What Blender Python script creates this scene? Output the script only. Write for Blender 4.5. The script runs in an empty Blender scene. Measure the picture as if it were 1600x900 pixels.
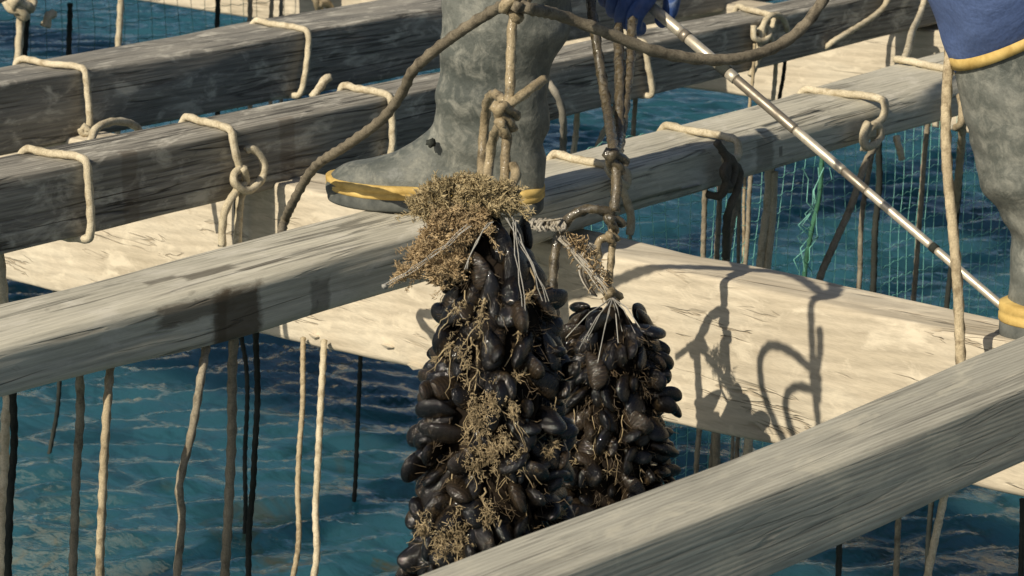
import bpy, bmesh, math, random
import numpy as np
from mathutils import Vector, Matrix, noise
random.seed(7); np.random.seed(7)
SC = bpy.context.scene
COL = SC.collection

# ------------------------------------------------------------------ camera
# world: X runs along the long raft beams, Y across them (away from us), Z = 0 is the beam tops (metres)
FPX, CAM_H, PHI, PITCH = 3700.0, 0.8, math.radians(39.8), math.atan(1010/3700.0)
cd = bpy.data.cameras.new('camera'); cam = bpy.data.objects.new('camera', cd); COL.objects.link(cam)
cd.sensor_width = 36.0; cd.lens = FPX/1600*36.0; cd.clip_start = 0.05; cd.clip_end = 20000
cam.location = (0, 0, CAM_H)
cam.rotation_euler = (math.pi/2-PITCH, 0, PHI-math.pi/2)
cd.dof.use_dof = True; cd.dof.focus_distance = 3.1; cd.dof.aperture_fstop = 20
SC.camera = cam

# ------------------------------------------------------------------ light
SUN_EL, SUN_AZ = math.radians(36), math.radians(41)
w = bpy.data.worlds.new('World'); SC.world = w; w.use_nodes = True
nt = w.node_tree; bg = nt.nodes['Background']
sky = nt.nodes.new('ShaderNodeTexSky'); sky.sky_type = 'NISHITA'; sky.sun_disc = False
_a = PHI-SUN_AZ                                       # light travels this way in plan
LDIR = Vector((math.cos(_a)*math.cos(SUN_EL), math.sin(_a)*math.cos(SUN_EL), -math.sin(SUN_EL)))
sky.sun_elevation = SUN_EL
sky.sun_rotation = math.atan2(-LDIR.x, -LDIR.y)
sky.air_density = 1.0; sky.dust_density = 1.5; sky.ozone_density = 1.0
nt.links.new(sky.outputs[0], bg.inputs[0]); bg.inputs[1].default_value = 0.068
sd = bpy.data.lights.new('sun', 'SUN'); sd.energy = 5.0; sd.angle = math.radians(0.5); sd.color = (1.0, 0.905, 0.745)
sun = bpy.data.objects.new('sun', sd); COL.objects.link(sun)
sun.rotation_euler = LDIR.to_track_quat('-Z', 'Y').to_euler(); sun.location = (0, 0, 6)
SC.view_settings.view_transform = 'Standard'; SC.view_settings.look = 'None'
SC.view_settings.exposure = 0.02; SC.view_settings.gamma = 1.0
try: SC.cycles.max_bounces = 6
except Exception: pass

# ------------------------------------------------------------------ sight lines -> real places
HV = Vector((math.cos(PHI), math.sin(PHI), 0)); RV = Vector((math.sin(PHI), -math.cos(PHI), 0)); ZV = Vector((0, 0, 1))
FW = HV*math.cos(PITCH)-ZV*math.sin(PITCH); UP = HV*math.sin(PITCH)+ZV*math.cos(PITCH); C0 = Vector((0, 0, CAM_H))
def ray(x, y): return FW+RV*((x-800)/FPX)-UP*((y-450)/FPX)
def oz(x, y, z): d = ray(x, y); return C0+d*((z-CAM_H)/d.z)
def ox(x, y, X): d = ray(x, y); return C0+d*(X/d.x)
def oy(x, y, Y): d = ray(x, y); return C0+d*(Y/d.y)
def od(x, y, t): return C0+ray(x, y)*t

# ------------------------------------------------------------------ object helpers
def link(o, parent=None):
    COL.objects.link(o)
    if parent: o.parent = parent
    return o
def tag(o, label=None, cat=None, group=None, kind=None):
    if label: o['label'] = label
    if cat: o['category'] = cat
    if group: o['group'] = group
    if kind: o['kind'] = kind
    return o
def empty(name, loc, label, cat, group=None):
    o = bpy.data.objects.new(name, None); o.empty_display_size = 0.05; o.location = loc
    link(o); return tag(o, label, cat, group)
def mesh(name, V, F, mat, parent=None, smooth=True):
    me = bpy.data.meshes.new(name)
    me.from_pydata([tuple(v) for v in V], [], F); me.update()
    if smooth: me.polygons.foreach_set('use_smooth', [True]*len(me.polygons))
    if mat: me.materials.append(mat)
    o = bpy.data.objects.new(name, me); link(o)
    if parent:
        o.parent = parent; o.matrix_parent_inverse = Matrix.Translation(-Vector(parent.location))
    return o
class MB:
    def __init__(s): s.v = []; s.f = []
    def add(s, V, F):
        n = len(s.v); s.v += [tuple(v) for v in V]; s.f += [tuple(i+n for i in f) for f in F]
    def build(s, name, mat, parent=None, smooth=True): return mesh(name, s.v, s.f, mat, parent, smooth)

def spline(pts, step):
    P = [Vector(p) for p in pts]
    if len(P) == 2:
        n = max(2, int((P[1]-P[0]).length/step)); return [P[0].lerp(P[1], i/n) for i in range(n+1)]
    out = []
    Q = [P[0]*2-P[1]]+P+[P[-1]*2-P[-2]]
    for i in range(1, len(Q)-2):
        a, b, c, d = Q[i-1], Q[i], Q[i+1], Q[i+2]
        n = max(1, int((c-b).length/step)+1)
        # centripetal parametrisation keeps the bends round without overshoot
        t0 = 0; t1 = t0+max(1e-4, (b-a).length)**.5; t2 = t1+max(1e-4, (c-b).length)**.5; t3 = t2+max(1e-4, (d-c).length)**.5
        for k in range(n):
            t = t1+(t2-t1)*k/n
            A1 = a*((t1-t)/(t1-t0))+b*((t-t0)/(t1-t0)); A2 = b*((t2-t)/(t2-t1))+c*((t-t1)/(t2-t1)); A3 = c*((t3-t)/(t3-t2))+d*((t-t2)/(t3-t2))
            B1 = A1*((t2-t)/(t2-t0))+A2*((t-t0)/(t2-t0)); B2 = A2*((t3-t)/(t3-t1))+A3*((t-t1)/(t3-t1))
            out.append(B1*((t2-t)/(t2-t1))+B2*((t-t1)/(t2-t1)))
    out.append(P[-1]); return out
def tube(mb, pts, r, sides=9, step=None, lobes=4, lay=None, amp=0.12, taper=None, wob=0.0, hairy=0.035):
    """rope: lobed cross-section that turns along its length, like laid strands"""
    step = step or r*0.75
    P = spline(pts, step); n = len(P)
    if wob:
        s0 = random.random()*50
        P = [p+Vector((noise.noise((p.z*9+s0, p.x*5, 1))*wob, noise.noise((p.z*9, p.x*5+s0, 7))*wob, 0)) for p in P]
    lay = lay or r*4.6
    T = [(P[min(i+1, n-1)]-P[max(i-1, 0)]).normalized() for i in range(n)]
    u = T[0].orthogonal().normalized(); s = 0; V = []; F = []
    for i in range(n):
        if i: s += (P[i]-P[i-1]).length
        u = (u-T[i]*u.dot(T[i])); u = u.normalized() if u.length > 1e-6 else T[i].orthogonal().normalized()
        v = T[i].cross(u)
        rr = r*(taper(i/(n-1)) if taper else 1)
        for k in range(sides):
            th = 2*math.pi*k/sides
            q = rr*(1+amp*math.cos(lobes*(th)-2*math.pi*s/lay))+(random.uniform(-1, 1)*hairy*r if hairy else 0)
            V.append(P[i]+u*(q*math.cos(th))+v*(q*math.sin(th)))
    for i in range(n-1):
        for k in range(sides):
            a = i*sides+k; b = i*sides+(k+1) % sides
            F.append((a, b, b+sides, a+sides))
    F.append(tuple(range(sides))[::-1]); F.append(tuple((n-1)*sides+k for k in range(sides)))
    mb.add(V, F)
def thin(mb, pts, r0, r1, sides=3):
    P = [Vector(p) for p in pts]; n = len(P); V = []; F = []
    for i in range(n):
        t = (P[min(i+1, n-1)]-P[max(i-1, 0)])
        t = t.normalized() if t.length > 1e-9 else ZV
        u = t.orthogonal().normalized(); v = t.cross(u); rr = r0+(r1-r0)*i/(n-1)
        for k in range(sides):
            th = 2*math.pi*k/sides; V.append(P[i]+u*(rr*math.cos(th))+v*(rr*math.sin(th)))
    for i in range(n-1):
        for k in range(sides):
            a = i*sides+k; b = i*sides+(k+1) % sides; F.append((a, b, b+sides, a+sides))
    mb.add(V, F)
def blob(mb, c, rx, ry, rz, rot=None, seed=0, amp=0.25, n=10, m=8, freq=1.6):
    V = []; F = []; c = Vector(c)
    for i in range(m+1):
        ph = math.pi*i/m
        for k in range(n):
            th = 2*math.pi*k/n
            d = Vector((math.sin(ph)*math.cos(th), math.sin(ph)*math.sin(th), math.cos(ph)))
            q = 1+amp*noise.noise(d*freq+Vector((seed*3.1, seed*1.7, seed)))
            p = Vector((d.x*rx*q, d.y*ry*q, d.z*rz*q))
            V.append(c+((rot @ p) if rot else p))
    for i in range(m):
        for k in range(n):
            a = i*n+k; b = i*n+(k+1) % n; F.append((a, a+n, b+n, b))
    mb.add(V, F)
def knot(mb, c, r, rr, axis=None, seed=1):
    """overhand lump: a short rope wound in a tight ball"""
    c = Vector(c); pts = []
    rnd = random.Random(seed); o1, o2 = rnd.random()*6, rnd.random()*6
    for i in range(27):
        t = i/26*2*math.pi
        p = Vector((math.sin(t+o1)+2*math.sin(2*t+o1), (math.cos(t)-2*math.cos(2*t))*0.75, -math.sin(3*t+o2)*0.9))*(r/3)
        pts.append(c+Vector((p.x, p.z, p.y*1.15)))
    tube(mb, pts, rr, sides=8, step=rr*1.0)

# ------------------------------------------------------------------ materials
def newmat(name):
    m = bpy.data.materials.new(name); m.use_nodes = True
    n = m.node_tree; return m, n, n.nodes['Principled BSDF']
def N(n, t, **kw):
    x = n.nodes.new(t)
    for k, v in kw.items(): setattr(x, k, v)
    return x
def setin(x, **kw):
    for k, v in kw.items(): x.inputs[k.replace('_', ' ')].default_value = v
    return x
def ramp(n, fac, stops):
    r = N(n, 'ShaderNodeValToRGB'); e = r.color_ramp.elements
    while len(e) < len(stops): e.new(0.5)
    for i, (p, c) in enumerate(stops): e[i].position = p; e[i].color = (*c, 1) if len(c) == 3 else c
    n.links.new(fac, r.inputs[0]); return r.outputs[0]
def noisetex(n, vec, scale, detail=4, rough=.55, dist=0.0):
    t = N(n, 'ShaderNodeTexNoise'); setin(t, Scale=scale, Detail=detail, Roughness=rough, Distortion=dist)
    if vec is not None: n.links.new(vec, t.inputs['Vector'])
    return t.outputs[0]
GRAIN_YAW = 0.0      # turns the grain with a timber that does not run square
def mapping(n, scale=(1, 1, 1), loc=(0, 0, 0), rot=(0, 0, 0), src='Object'):
    tc = N(n, 'ShaderNodeTexCoord'); mp = N(n, 'ShaderNodeMapping'); src_ = tc.outputs[src]
    if GRAIN_YAW:
        m0 = N(n, 'ShaderNodeMapping'); m0.inputs['Rotation'].default_value = (0, 0, -GRAIN_YAW); n.links.new(src_, m0.inputs[0]); src_ = m0.outputs[0]
    mp.inputs['Scale'].default_value = scale; mp.inputs['Location'].default_value = loc; mp.inputs['Rotation'].default_value = rot
    n.links.new(src_, mp.inputs[0]); return mp.outputs[0]
def mix(n, fac, a, b, mode='MIX'):
    x = N(n, 'ShaderNodeMix', data_type='RGBA', blend_type=mode)
    if isinstance(fac, (int, float)): x.inputs[0].default_value = fac
    else: n.links.new(fac, x.inputs[0])
    for s, i in ((a, 6), (b, 7)):
        if isinstance(s, tuple): x.inputs[i].default_value = (*s, 1)
        else: n.links.new(s, x.inputs[i])
    return x.outputs[2]
def math_(n, op, a, b=None, clamp=False):
    x = N(n, 'ShaderNodeMath', operation=op, use_clamp=clamp)
    for s, i in ((a, 0), (b, 1)):
        if s is None: continue
        if isinstance(s, (int, float)): x.inputs[i].default_value = s
        else: n.links.new(s, x.inputs[i])
    return x.outputs[0]
def bump(n, p, h, strength, dist, prev=None):
    b = N(n, 'ShaderNodeBump'); setin(b, Strength=strength, Distance=dist); n.links.new(h, b.inputs['Height'])
    if prev is not None: n.links.new(prev, b.inputs['Normal'])
    n.links.new(b.outputs[0], p.inputs['Normal']); return b.outputs[0]

def wood(name, dark, mid, light, along, cracks=1.0, fibre=1.0, seed=0.0, stain_shade=(), blotch=(.30, .70), crackcol=(.035, .032, .026), bleach=(.62, .58, .48), grime=.55, blots=.75, keepr=(.47, .56), ring=55.0, ringk=.45):
    m, n, p = newmat(name)
    s = (lambda a, c: (a, c, c)) if along == 'X' else (lambda a, c: (c, a, c))
    o = (seed*3.7, seed*1.3, seed*2.1)
    rot = (0, 0, math.radians(0.9)) if along == 'X' else (0, 0, 0)
    big = noisetex(n, mapping(n, s(1.6, 9), o), 1.5, 5, .6, .3)
    fine = noisetex(n, mapping(n, s(3.0, 70), o, rot), 3.2, 6, .68, .25)
    fib = noisetex(n, mapping(n, s(4, 130), o, rot), 4.0, 3, .6, .15)
    blot = noisetex(n, mapping(n, s(7, 16), o), 1.7, 6, .66, .6)
    col = ramp(n, big, [(blotch[0], dark), (.5, mid), (blotch[1], light)])
    fr = ramp(n, fine, [(.38, (.42, .42, .42)), (.5, (.92, .92, .92)), (.62, (1.22, 1.22, 1.2))])
    col = mix(n, .75*fibre if fibre <= 1.3 else 1.0, col, fr, 'MULTIPLY')
    wv = N(n, 'ShaderNodeTexWave', wave_type='BANDS', bands_direction='DIAGONAL'); setin(wv, Scale=ring, Distortion=5.0, Detail=3, Detail_Scale=.7, Detail_Roughness=.6)
    n.links.new(mapping(n, s(.035, 1), o), wv.inputs['Vector'])
    col = mix(n, ringk, col, ramp(n, wv.outputs[0], [(.15, (.55, .54, .52)), (.5, (.98, .98, .98)), (.85, (1.10, 1.10, 1.09))]), 'MULTIPLY')
    fb = ramp(n, fib, [(.38, (.52, .52, .52)), (.54, (1.08, 1.08, 1.08))])
    col = mix(n, min(1.0, .65*fibre), col, fb, 'MULTIPLY')
    wh = ramp(n, blot, [(.52, (0, 0, 0)), (.66, (blots,)*3)])
    col = mix(n, wh, col, bleach)
    grime_ = ramp(n, noisetex(n, mapping(n, s(9, 22), (o[0]+5, o[1], o[2])), 1.6, 6, .7, .8), [(.60, (0, 0, 0)), (.74, (grime,)*3)])
    col = mix(n, grime_, col, crackcol)
    # drying cracks: thin level sets of a stretched noise, kept only in patches
    cr = noisetex(n, mapping(n, s(1.1, 30), (o[0]+9, o[1], o[2]), (0, 0, math.radians(1.6))), 1.6, 3, .5, .5)
    cl = math_(n, 'ABSOLUTE', math_(n, 'SUBTRACT', cr, .5))
    line = ramp(n, cl, [(.0, (1, 1, 1)), (.014, (.75, .75, .75)), (.026, (0, 0, 0))])
    keep = ramp(n, noisetex(n, mapping(n, s(2.0, 14), (o[0]+3, o[1]+5, o[2])), 1.5, 2), [(keepr[0], (0, 0, 0)), (keepr[1], (1, 1, 1))])
    crk = math_(n, 'MULTIPLY', math_(n, 'MULTIPLY', line, keep), cracks, True)
    col = mix(n, crk, col, crackcol)
    for (cx, cy, cz, rx, ry, rz, sc, dens) in stain_shade:
        mp = mapping(n, (1/rx, 1/ry, 1/rz), (-cx/rx, -cy/ry, -cz/rz))
        ab = N(n, 'ShaderNodeVectorMath', operation='ABSOLUTE'); n.links.new(mp, ab.inputs[0])
        sp_ = N(n, 'ShaderNodeSeparateXYZ'); n.links.new(ab.outputs[0], sp_.inputs[0])
        dm = math_(n, 'MAXIMUM', math_(n, 'MAXIMUM', sp_.outputs[0], sp_.outputs[1]), sp_.outputs[2])
        d = math_(n, 'ADD', dm, math_(n, 'MULTIPLY', math_(n, 'SUBTRACT', noisetex(n, mapping(n, s(18, 40)), 1.3, 5, .65, .5), .5), .9))
        k = ramp(n, d, [(.72, (dens,)*3), (1.02, (0, 0, 0))])
        col = mix(n, k, col, sc)
    n.links.new(col, p.inputs['Base Color']); setin(p, Roughness=.86)
    p.inputs['Specular IOR Level'].default_value = .25
    b = bump(n, p, fine, .55*fibre, .004)
    b = bump(n, p, fib, .5*fibre, .002, b)
    b = bump(n, p, wv.outputs[0], .4*ringk, .003, b)
    inv = math_(n, 'SUBTRACT', 1.0, crk)
    bump(n, p, inv, .8, .006, b)
    return m

def ropemat(name, c1, c2, rough=.9, wet=0.0, dirt=None):
    m, n, p = newmat(name)
    v = mapping(n)
    a = noisetex(n, v, 14, 5, .7)
    col = ramp(n, a, [(.3, c1), (.68, c2)])
    f = noisetex(n, v, 420, 2, .6)
    col = mix(n, .55, col, ramp(n, f, [(.3, (.55, .55, .55)), (.65, (1.15, 1.15, 1.15))]), 'MULTIPLY')
    if dirt:
        col = mix(n, ramp(n, noisetex(n, v, 55, 4, .7), [(.50, (0, 0, 0)), (.68, (.85, .85, .85))]), col, dirt)
    n.links.new(col, p.inputs['Base Color']); setin(p, Roughness=rough)
    if wet:
        n.links.new(ramp(n, noisetex(n, v, 200, 3), [(.42, (.12,)*3), (.6, (.7,)*3)]), p.inputs['Roughness'])
        p.inputs['Specular IOR Level'].default_value = wet
    else: p.inputs['Specular IOR Level'].default_value = .2
    bump(n, p, f, .5, .0015)
    return m
PALE = ropemat('pale_rope', (.44, .375, .25), (.66, .58, .42), dirt=(.30, .24, .15))
TAN = ropemat('tan_rope', (.30, .24, .15), (.52, .43, .28), dirt=(.16, .12, .07))
BROWN = ropemat('brown_rope', (.12, .102, .072), (.26, .22, .155), dirt=(.06, .05, .036))
GREY = ropemat('grey_rope', (.16, .15, .12), (.34, .31, .25))
DARK = ropemat('dark_rope', (.012, .016, .014), (.045, .048, .040))
FOULSHADE = ropemat('dirty_shaded_rope', (.07, .06, .045), (.15, .13, .10))  # dirty rope bundle, its shade also darkened into the colour
DULL = ropemat('dull_rope', (.20, .17, .12), (.36, .31, .225), dirt=(.10, .085, .06))
WET = ropemat('wet_rope', (.035, .030, .018), (.13, .10, .055), wet=.9, dirt=(.02, .018, .012))
GOLD = ropemat('stained_rope', (.22, .17, .10), (.42, .34, .21), dirt=(.07, .055, .03), wet=.3)
GREEN = ropemat('green_rope', (.02, .07, .04), (.07, .20, .12))
FRAY = ropemat('frayed_strands', (.26, .23, .18), (.52, .48, .40), dirt=(.20, .16, .10))
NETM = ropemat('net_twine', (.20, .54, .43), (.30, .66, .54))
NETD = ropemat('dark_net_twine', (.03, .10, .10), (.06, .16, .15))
TWINE = ropemat('pale_net_strand', (.20, .19, .165), (.42, .40, .35), wet=.6)

# ------------------------------------------------------------------ the sea
WZ = -0.78
def build_water():
    dense = list(np.arange(0.9, 9.0, 0.0165))
    lo, hi = [], []
    s, x = .02, .9
    while x > -3000: s *= 1.22; x -= s; lo.append(x)
    s, x = .02, dense[-1]
    while x < 9000: s *= 1.22; x += s; hi.append(x)
    a = np.array(lo[::-1]+dense+hi)
    X, Y = np.meshgrid(a, a, indexing='ij')
    Zz = np.zeros_like(X)
    rs = np.random.RandomState(11)
    main = PHI+math.radians(4)
    # slow warp so that the crests wander and break up
    Wx = .06*np.sin(2.1*X+1.3*Y+.5)+.05*np.sin(-3.3*X+2.2*Y+2)+.03*np.sin(5.1*Y+1.7*X)
    for i in range(64):
        lam = 0.046*(4.2**rs.rand()**1.15)
        th = main+rs.normal(0, .33)
        k = 2*math.pi/lam
        amp = .0125*lam*(1+.6*rs.rand())
        ph = rs.rand()*6.28
        arg = k*(math.cos(th)*X+math.sin(th)*Y+Wx*.6)+ph
        env = .55+.45*np.sin(1.9*X*rs.rand()+2.3*Y*rs.rand()+rs.rand()*6)
        Zz += amp*env*(np.sin(arg)+.22*np.sin(2*arg+.8))
    d = np.maximum(0, np.maximum(np.abs(X-5)-4.4, np.abs(Y-5)-4.4))
    Zz *= np.exp(-d/1.2)
    n = len(a)
    V = np.stack([X, Y, WZ+Zz], -1).reshape(-1, 3)
    idx = np.arange(n*n).reshape(n, n)
    F = np.stack([idx[:-1, :-1], idx[1:, :-1], idx[1:, 1:], idx[:-1, 1:]], -1).reshape(-1, 4)
    me = bpy.data.meshes.new('water')
    me.vertices.add(len(V)); me.vertices.foreach_set('co', V.ravel())
    me.loops.add(F.size); me.loops.foreach_set('vertex_index', F.ravel())
    me.polygons.add(len(F)); me.polygons.foreach_set('loop_start', np.arange(0, F.size, 4)); me.polygons.foreach_set('loop_total', np.full(len(F), 4))
    me.polygons.foreach_set('use_smooth', np.ones(len(F), bool)); me.update(calc_edges=True); me.validate()
    m, nn, p = newmat('sea_water')
    v = mapping(nn)
    base = ramp(nn, noisetex(nn, v, .9, 3), [(.3, (.017, .072, .098)), (.7, (.025, .098, .126))])
    trough_dark = noisetex(nn, mapping(nn, (2.6, 1, 1), rot=(0, 0, -PHI)), 3.2, 5, .68, 1.2)
    base = mix(nn, ramp(nn, trough_dark, [(.50, (0, 0, 0)), (.62, (.6,)*3)]), base, (.0060, .030, .040))  # dark ripple troughs painted into the water colour with noise
    # olive weed and fouled lines seen just under the surface
    wd = noisetex(nn, mapping(nn, (5, 5, 1), (1.5, .3, 0), (0, 0, PHI)), 1.25, 4, .62, .9)
    wmask = ramp(nn, wd, [(.575, (0, 0, 0)), (.66, (.85, .85, .85))])
    reg = mapping(nn, (1/1.5, 1/1.5, 1), (-2.35/1.5, -2.2/1.5, 0))
    ln = N(nn, 'ShaderNodeVectorMath', operation='LENGTH')
    flat = N(nn, 'ShaderNodeVectorMath', operation='MULTIPLY'); flat.inputs[1].default_value = (1, 1, 0)
    nn.links.new(reg, flat.inputs[0]); nn.links.new(flat.outputs[0], ln.inputs[0])
    rm = ramp(nn, ln.outputs['Value'], [(.45, (1, 1, 1)), (1.0, (.0, .0, .0))])
    base = mix(nn, math_(nn, 'MULTIPLY', wmask, rm), base, (.060, .054, .018))
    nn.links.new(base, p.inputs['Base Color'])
    setin(p, Roughness=.07, IOR=1.48); p.inputs['Specular IOR Level'].default_value = 1.0
    p.subsurface_method = 'BURLEY'; p.inputs['Subsurface Weight'].default_value = 1.0; p.inputs['Subsurface Radius'].default_value = (.25, .45, .5); p.inputs['Subsurface Scale'].default_value = .9
    h1 = noisetex(nn, mapping(nn, (1.9, 1, 1), rot=(0, 0, -PHI)), 17, 4, .62, .5)
    bump(nn, p, h1, .40, .007)
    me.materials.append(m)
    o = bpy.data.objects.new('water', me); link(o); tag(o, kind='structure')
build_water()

# ------------------------------------------------------------------ timbers
def timber(name, x0, x1, sect, mat, along='X', fine=(0, 1), rad=.010, seed=0, hew=.004, step=.016, coarse=.12, wear=None):
    """hand-hewn beam. sect(s) -> (near, far, top, bottom) at station s along the beam; edges worn unevenly"""
    st = []; s = x0
    while s < x1:
        st.append(s); s += step if fine[0] <= s <= fine[1] else coarse
    st.append(x1)
    V = []; F = []; sv = Vector((seed*5.3, seed*2.9, seed*7.7)); ncs = None
    for s in st:
        ne, fa, tp, bo = sect(s)
        W_, H_ = fa-ne, tp-bo
        prof = []
        corners = [(fa, tp, 0), (ne, tp, 1), (ne, bo, 2), (fa, bo, 3)]
        for ci, (cx, cz, k) in enumerate(corners):
            r = rad*(1+.9*noise.noise(Vector((s*3.1, ci*7.0, 0))+sv))+(wear(s, ci) if wear else 0)
            r = max(.003, min(r, .45*min(W_, H_)))
            ox_ = -r if cx == fa else r; oz_ = -r if cz == tp else r
            a0 = [0, 90, 180, 270][ci]
            for q in range(5):
                an = math.radians(a0+90*q/4)
                prof.append((cx+ox_+r*math.cos(an), cz+oz_+r*math.sin(an)))
            nx = corners[(ci+1) % 4]
            # face points between this corner and the next
            for q in range(1, 8):
                t = q/8
                px_ = cx+(nx[0]-cx)*t; pz_ = cz+(nx[1]-cz)*t
                if ci in (0, 2): px_ = (cx+ox_)+((nx[0]+(r if nx[0] == ne else -r))-(cx+ox_))*t
                else: pz_ = (cz+oz_)+((nx[1]+(r if nx[1] == bo else -r))-(cz+oz_))*t
                prof.append((px_, pz_))
        ncs = len(prof)
        for (py, pz) in prof:
            b = Vector((s, py, pz)) if along == 'X' else Vector((py, s, pz))
            q = Vector((b.x*2.2, b.y*17, b.z*17)) if along == 'X' else Vector((b.x*17, b.y*2.2, b.z*17))
            g = noise.noise(q+sv)*hew+noise.noise(q*3.1+sv)*hew*.45
            cxm, czm = (ne+fa)/2, (tp+bo)/2
            dr = Vector(((py-cxm)/W_*2, (pz-czm)/H_*2)); 
            if dr.length > 1e-6: dr.normalize()
            py2, pz2 = py+dr.x*g, pz+dr.y*g
            V.append((s, py2, pz2) if along == 'X' else (py2, s, pz2))
    n = len(st)
    for i in range(n-1):
        for k in range(ncs):
            a = i*ncs+k; b = i*ncs+(k+1) % ncs
            f = (a, b, b+ncs, a+ncs)
            F.append(f if along == 'X' else f)
    F.append(tuple(range(ncs))[::-1]); F.append(tuple((n-1)*ncs+k for k in range(ncs)))
    o = mesh(name, V, F, mat)
    bm = bmesh.new(); bm.from_mesh(o.data); bmesh.ops.recalc_face_normals(bm, faces=bm.faces); bm.to_mesh(o.data); bm.free()
    return o
def lin(*pts):
    xs = [p[0] for p in pts]; ys = [p[1] for p in pts]
    def f(s):
        if s <= xs[0]: return ys[0]+(ys[1]-ys[0])/(xs[1]-xs[0])*(s-xs[0]) if len(xs) > 1 and abs(s-xs[0]) < .6 else ys[0]
        return float(np.interp(s, xs, ys))
    return f

greyD, greyM, greyL = (.24, .225, .185), (.36, .335, .275), (.48, .45, .37)
stain_shade_B = [(2.050, 2.165, -.048, .046, .030, .044, (.085, .062, .038), .85), (1.975, 2.165, -.024, .07, .030, .016, (.10, .075, .048), .7), (2.02, 2.165, -.060, .012, .03, .03, (.09, .07, .045), .6),
        (2.06, 2.235, 0, .05, .012, .02, (.06, .05, .035), .7), (2.13, 2.205, 0, .05, .008, .02, (.06, .05, .035), .7), (1.99, 2.25, 0, .03, .008, .02, (.06, .05, .035), .6),
        (3.31, 2.18, -.04, .028, .03, .03, (.12, .10, .07), .5), (2.20, 2.17, -.055, .02, .03, .03, (.05, .04, .03), .5), (3.36, 2.18, -.045, .006, .03, .010, (.06, .05, .04), .6)]  # first entry of this row paints the shade at the rope bundle
GRAIN_YAW = -.058
MA = wood('weathered_front_timber', (.32, .305, .25), (.40, .38, .31), (.48, .455, .37), 'X', cracks=.25, fibre=.36, ring=105.0, ringk=.30, seed=1, bleach=(.58, .535, .41), blots=.45, grime=.15)
GRAIN_YAW = 0.0
MBm = wood('salt_bleached_timber', (.41, .385, .305), (.52, .485, .385), (.62, .58, .46), 'X', cracks=.5, fibre=.34, ringk=.22, seed=2, stain_shade=stain_shade_B)
MC = wood('grey_grained_timber', (.20, .185, .155), (.29, .27, .225), (.40, .37, .31), 'X', cracks=.8, fibre=.6, ringk=.45, seed=3,
          stain_shade=[(2.50, 2.88, -.06, .02, .03, .09, (.11, .075, .045), .35), (2.86, 2.88, -.06, .02, .03, .09, (.11, .075, .045), .35)])
MD = wood('dark_grey_timber', (.17, .165, .145), (.26, .245, .21), (.36, .335, .28), 'X', cracks=.6, fibre=.55, ringk=.3, seed=4)
MF = wood('beige_cross_timber', (.45, .388, .285), (.53, .46, .345), (.59, .525, .405), 'Y', cracks=.5, fibre=.22, grime=.35, ringk=.2, ring=30.0, keepr=(.53, .61), seed=5, crackcol=(.20, .145, .085), bleach=(.68, .60, .455))

A_ = timber('raft_beam', -.3, 4.2, lambda s: (float(np.interp(s, [1.2, 1.53, 1.88, 2.29, 3.4], [1.245, 1.225, 1.198, 1.169, 1.11])), float(np.interp(s, [1.2, 1.456, 1.58, 1.75, 2.0, 2.33, 3.4], [1.33, 1.322, 1.314, 1.295, 1.278, 1.274, 1.24])), 0, -.092),
            MA, fine=(1.1, 2.7), rad=.006, seed=1, hew=.0022, step=.02)
tag(A_, 'grey grained timber beam nearest the camera, crossing the bottom right corner', 'beam', 'parallel timber beams of the raft', 'thing')
B_ = timber('raft_beam', .2, 7.5, lambda s: (float(np.interp(s, [1.6, 2.0, 2.39, 3.0, 3.42, 3.9], [2.182, 2.174, 2.165, 2.188, 2.200, 2.188])), float(np.interp(s, [1.8, 2.44, 3.1, 3.44, 4.06], [2.332, 2.325, 2.344, 2.338, 2.388])), 0,
            float(np.interp(s, [1.67, 2.1, 2.9, 3.4], [-.070, -.081, -.074, -.077]))), MBm, fine=(1.2, 4.5), rad=.011, seed=2, hew=.0045,
            wear=lambda s, ci: (.016*max(0, noise.noise(Vector((s*1.7, 3.3, 0)))+.25) if ci == 1 else .004) + (.010 if (ci == 1 and s > 3.3) else 0))
tag(B_, 'salt-bleached timber beam with a dark wet stain, under the left boot', 'beam', 'parallel timber beams of the raft', 'thing')
C_ = timber('raft_beam', .6, 9, lambda s: (2.893, float(np.interp(s, [2.3, 3.4], [3.022, 3.004])), 0, float(np.interp(s, [2.2, 3.5, 5], [-.121, -.118, -.104]))), MC, fine=(1.6, 5.3), rad=.006, seed=3, hew=.003)
tag(C_, 'dark-faced grained timber beam right behind the left boot', 'beam', 'parallel timber beams of the raft', 'thing')
D_ = timber('raft_beam', 2.68, 10, lambda s: (3.538, float(np.interp(s, [2.87, 3.5], [3.69, 3.73])), 0, -.137), MD, fine=(2.2, 5.0), rad=.010, seed=4, hew=.005, step=.022)
tag(D_, 'dark grey timber beam at upper left, second from the back', 'beam', 'parallel timber beams of the raft', 'thing')
E_ = timber('raft_beam', 1.5, 14, lambda s: (5.03, 5.22, 0, -.125), MD, fine=(3.4, 5.5), rad=.010, seed=6, hew=.005, step=.03)
tag(E_, 'farthest timber beam, only its dark underside in the top left corner', 'beam', 'parallel timber beams of the raft', 'thing')

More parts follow.
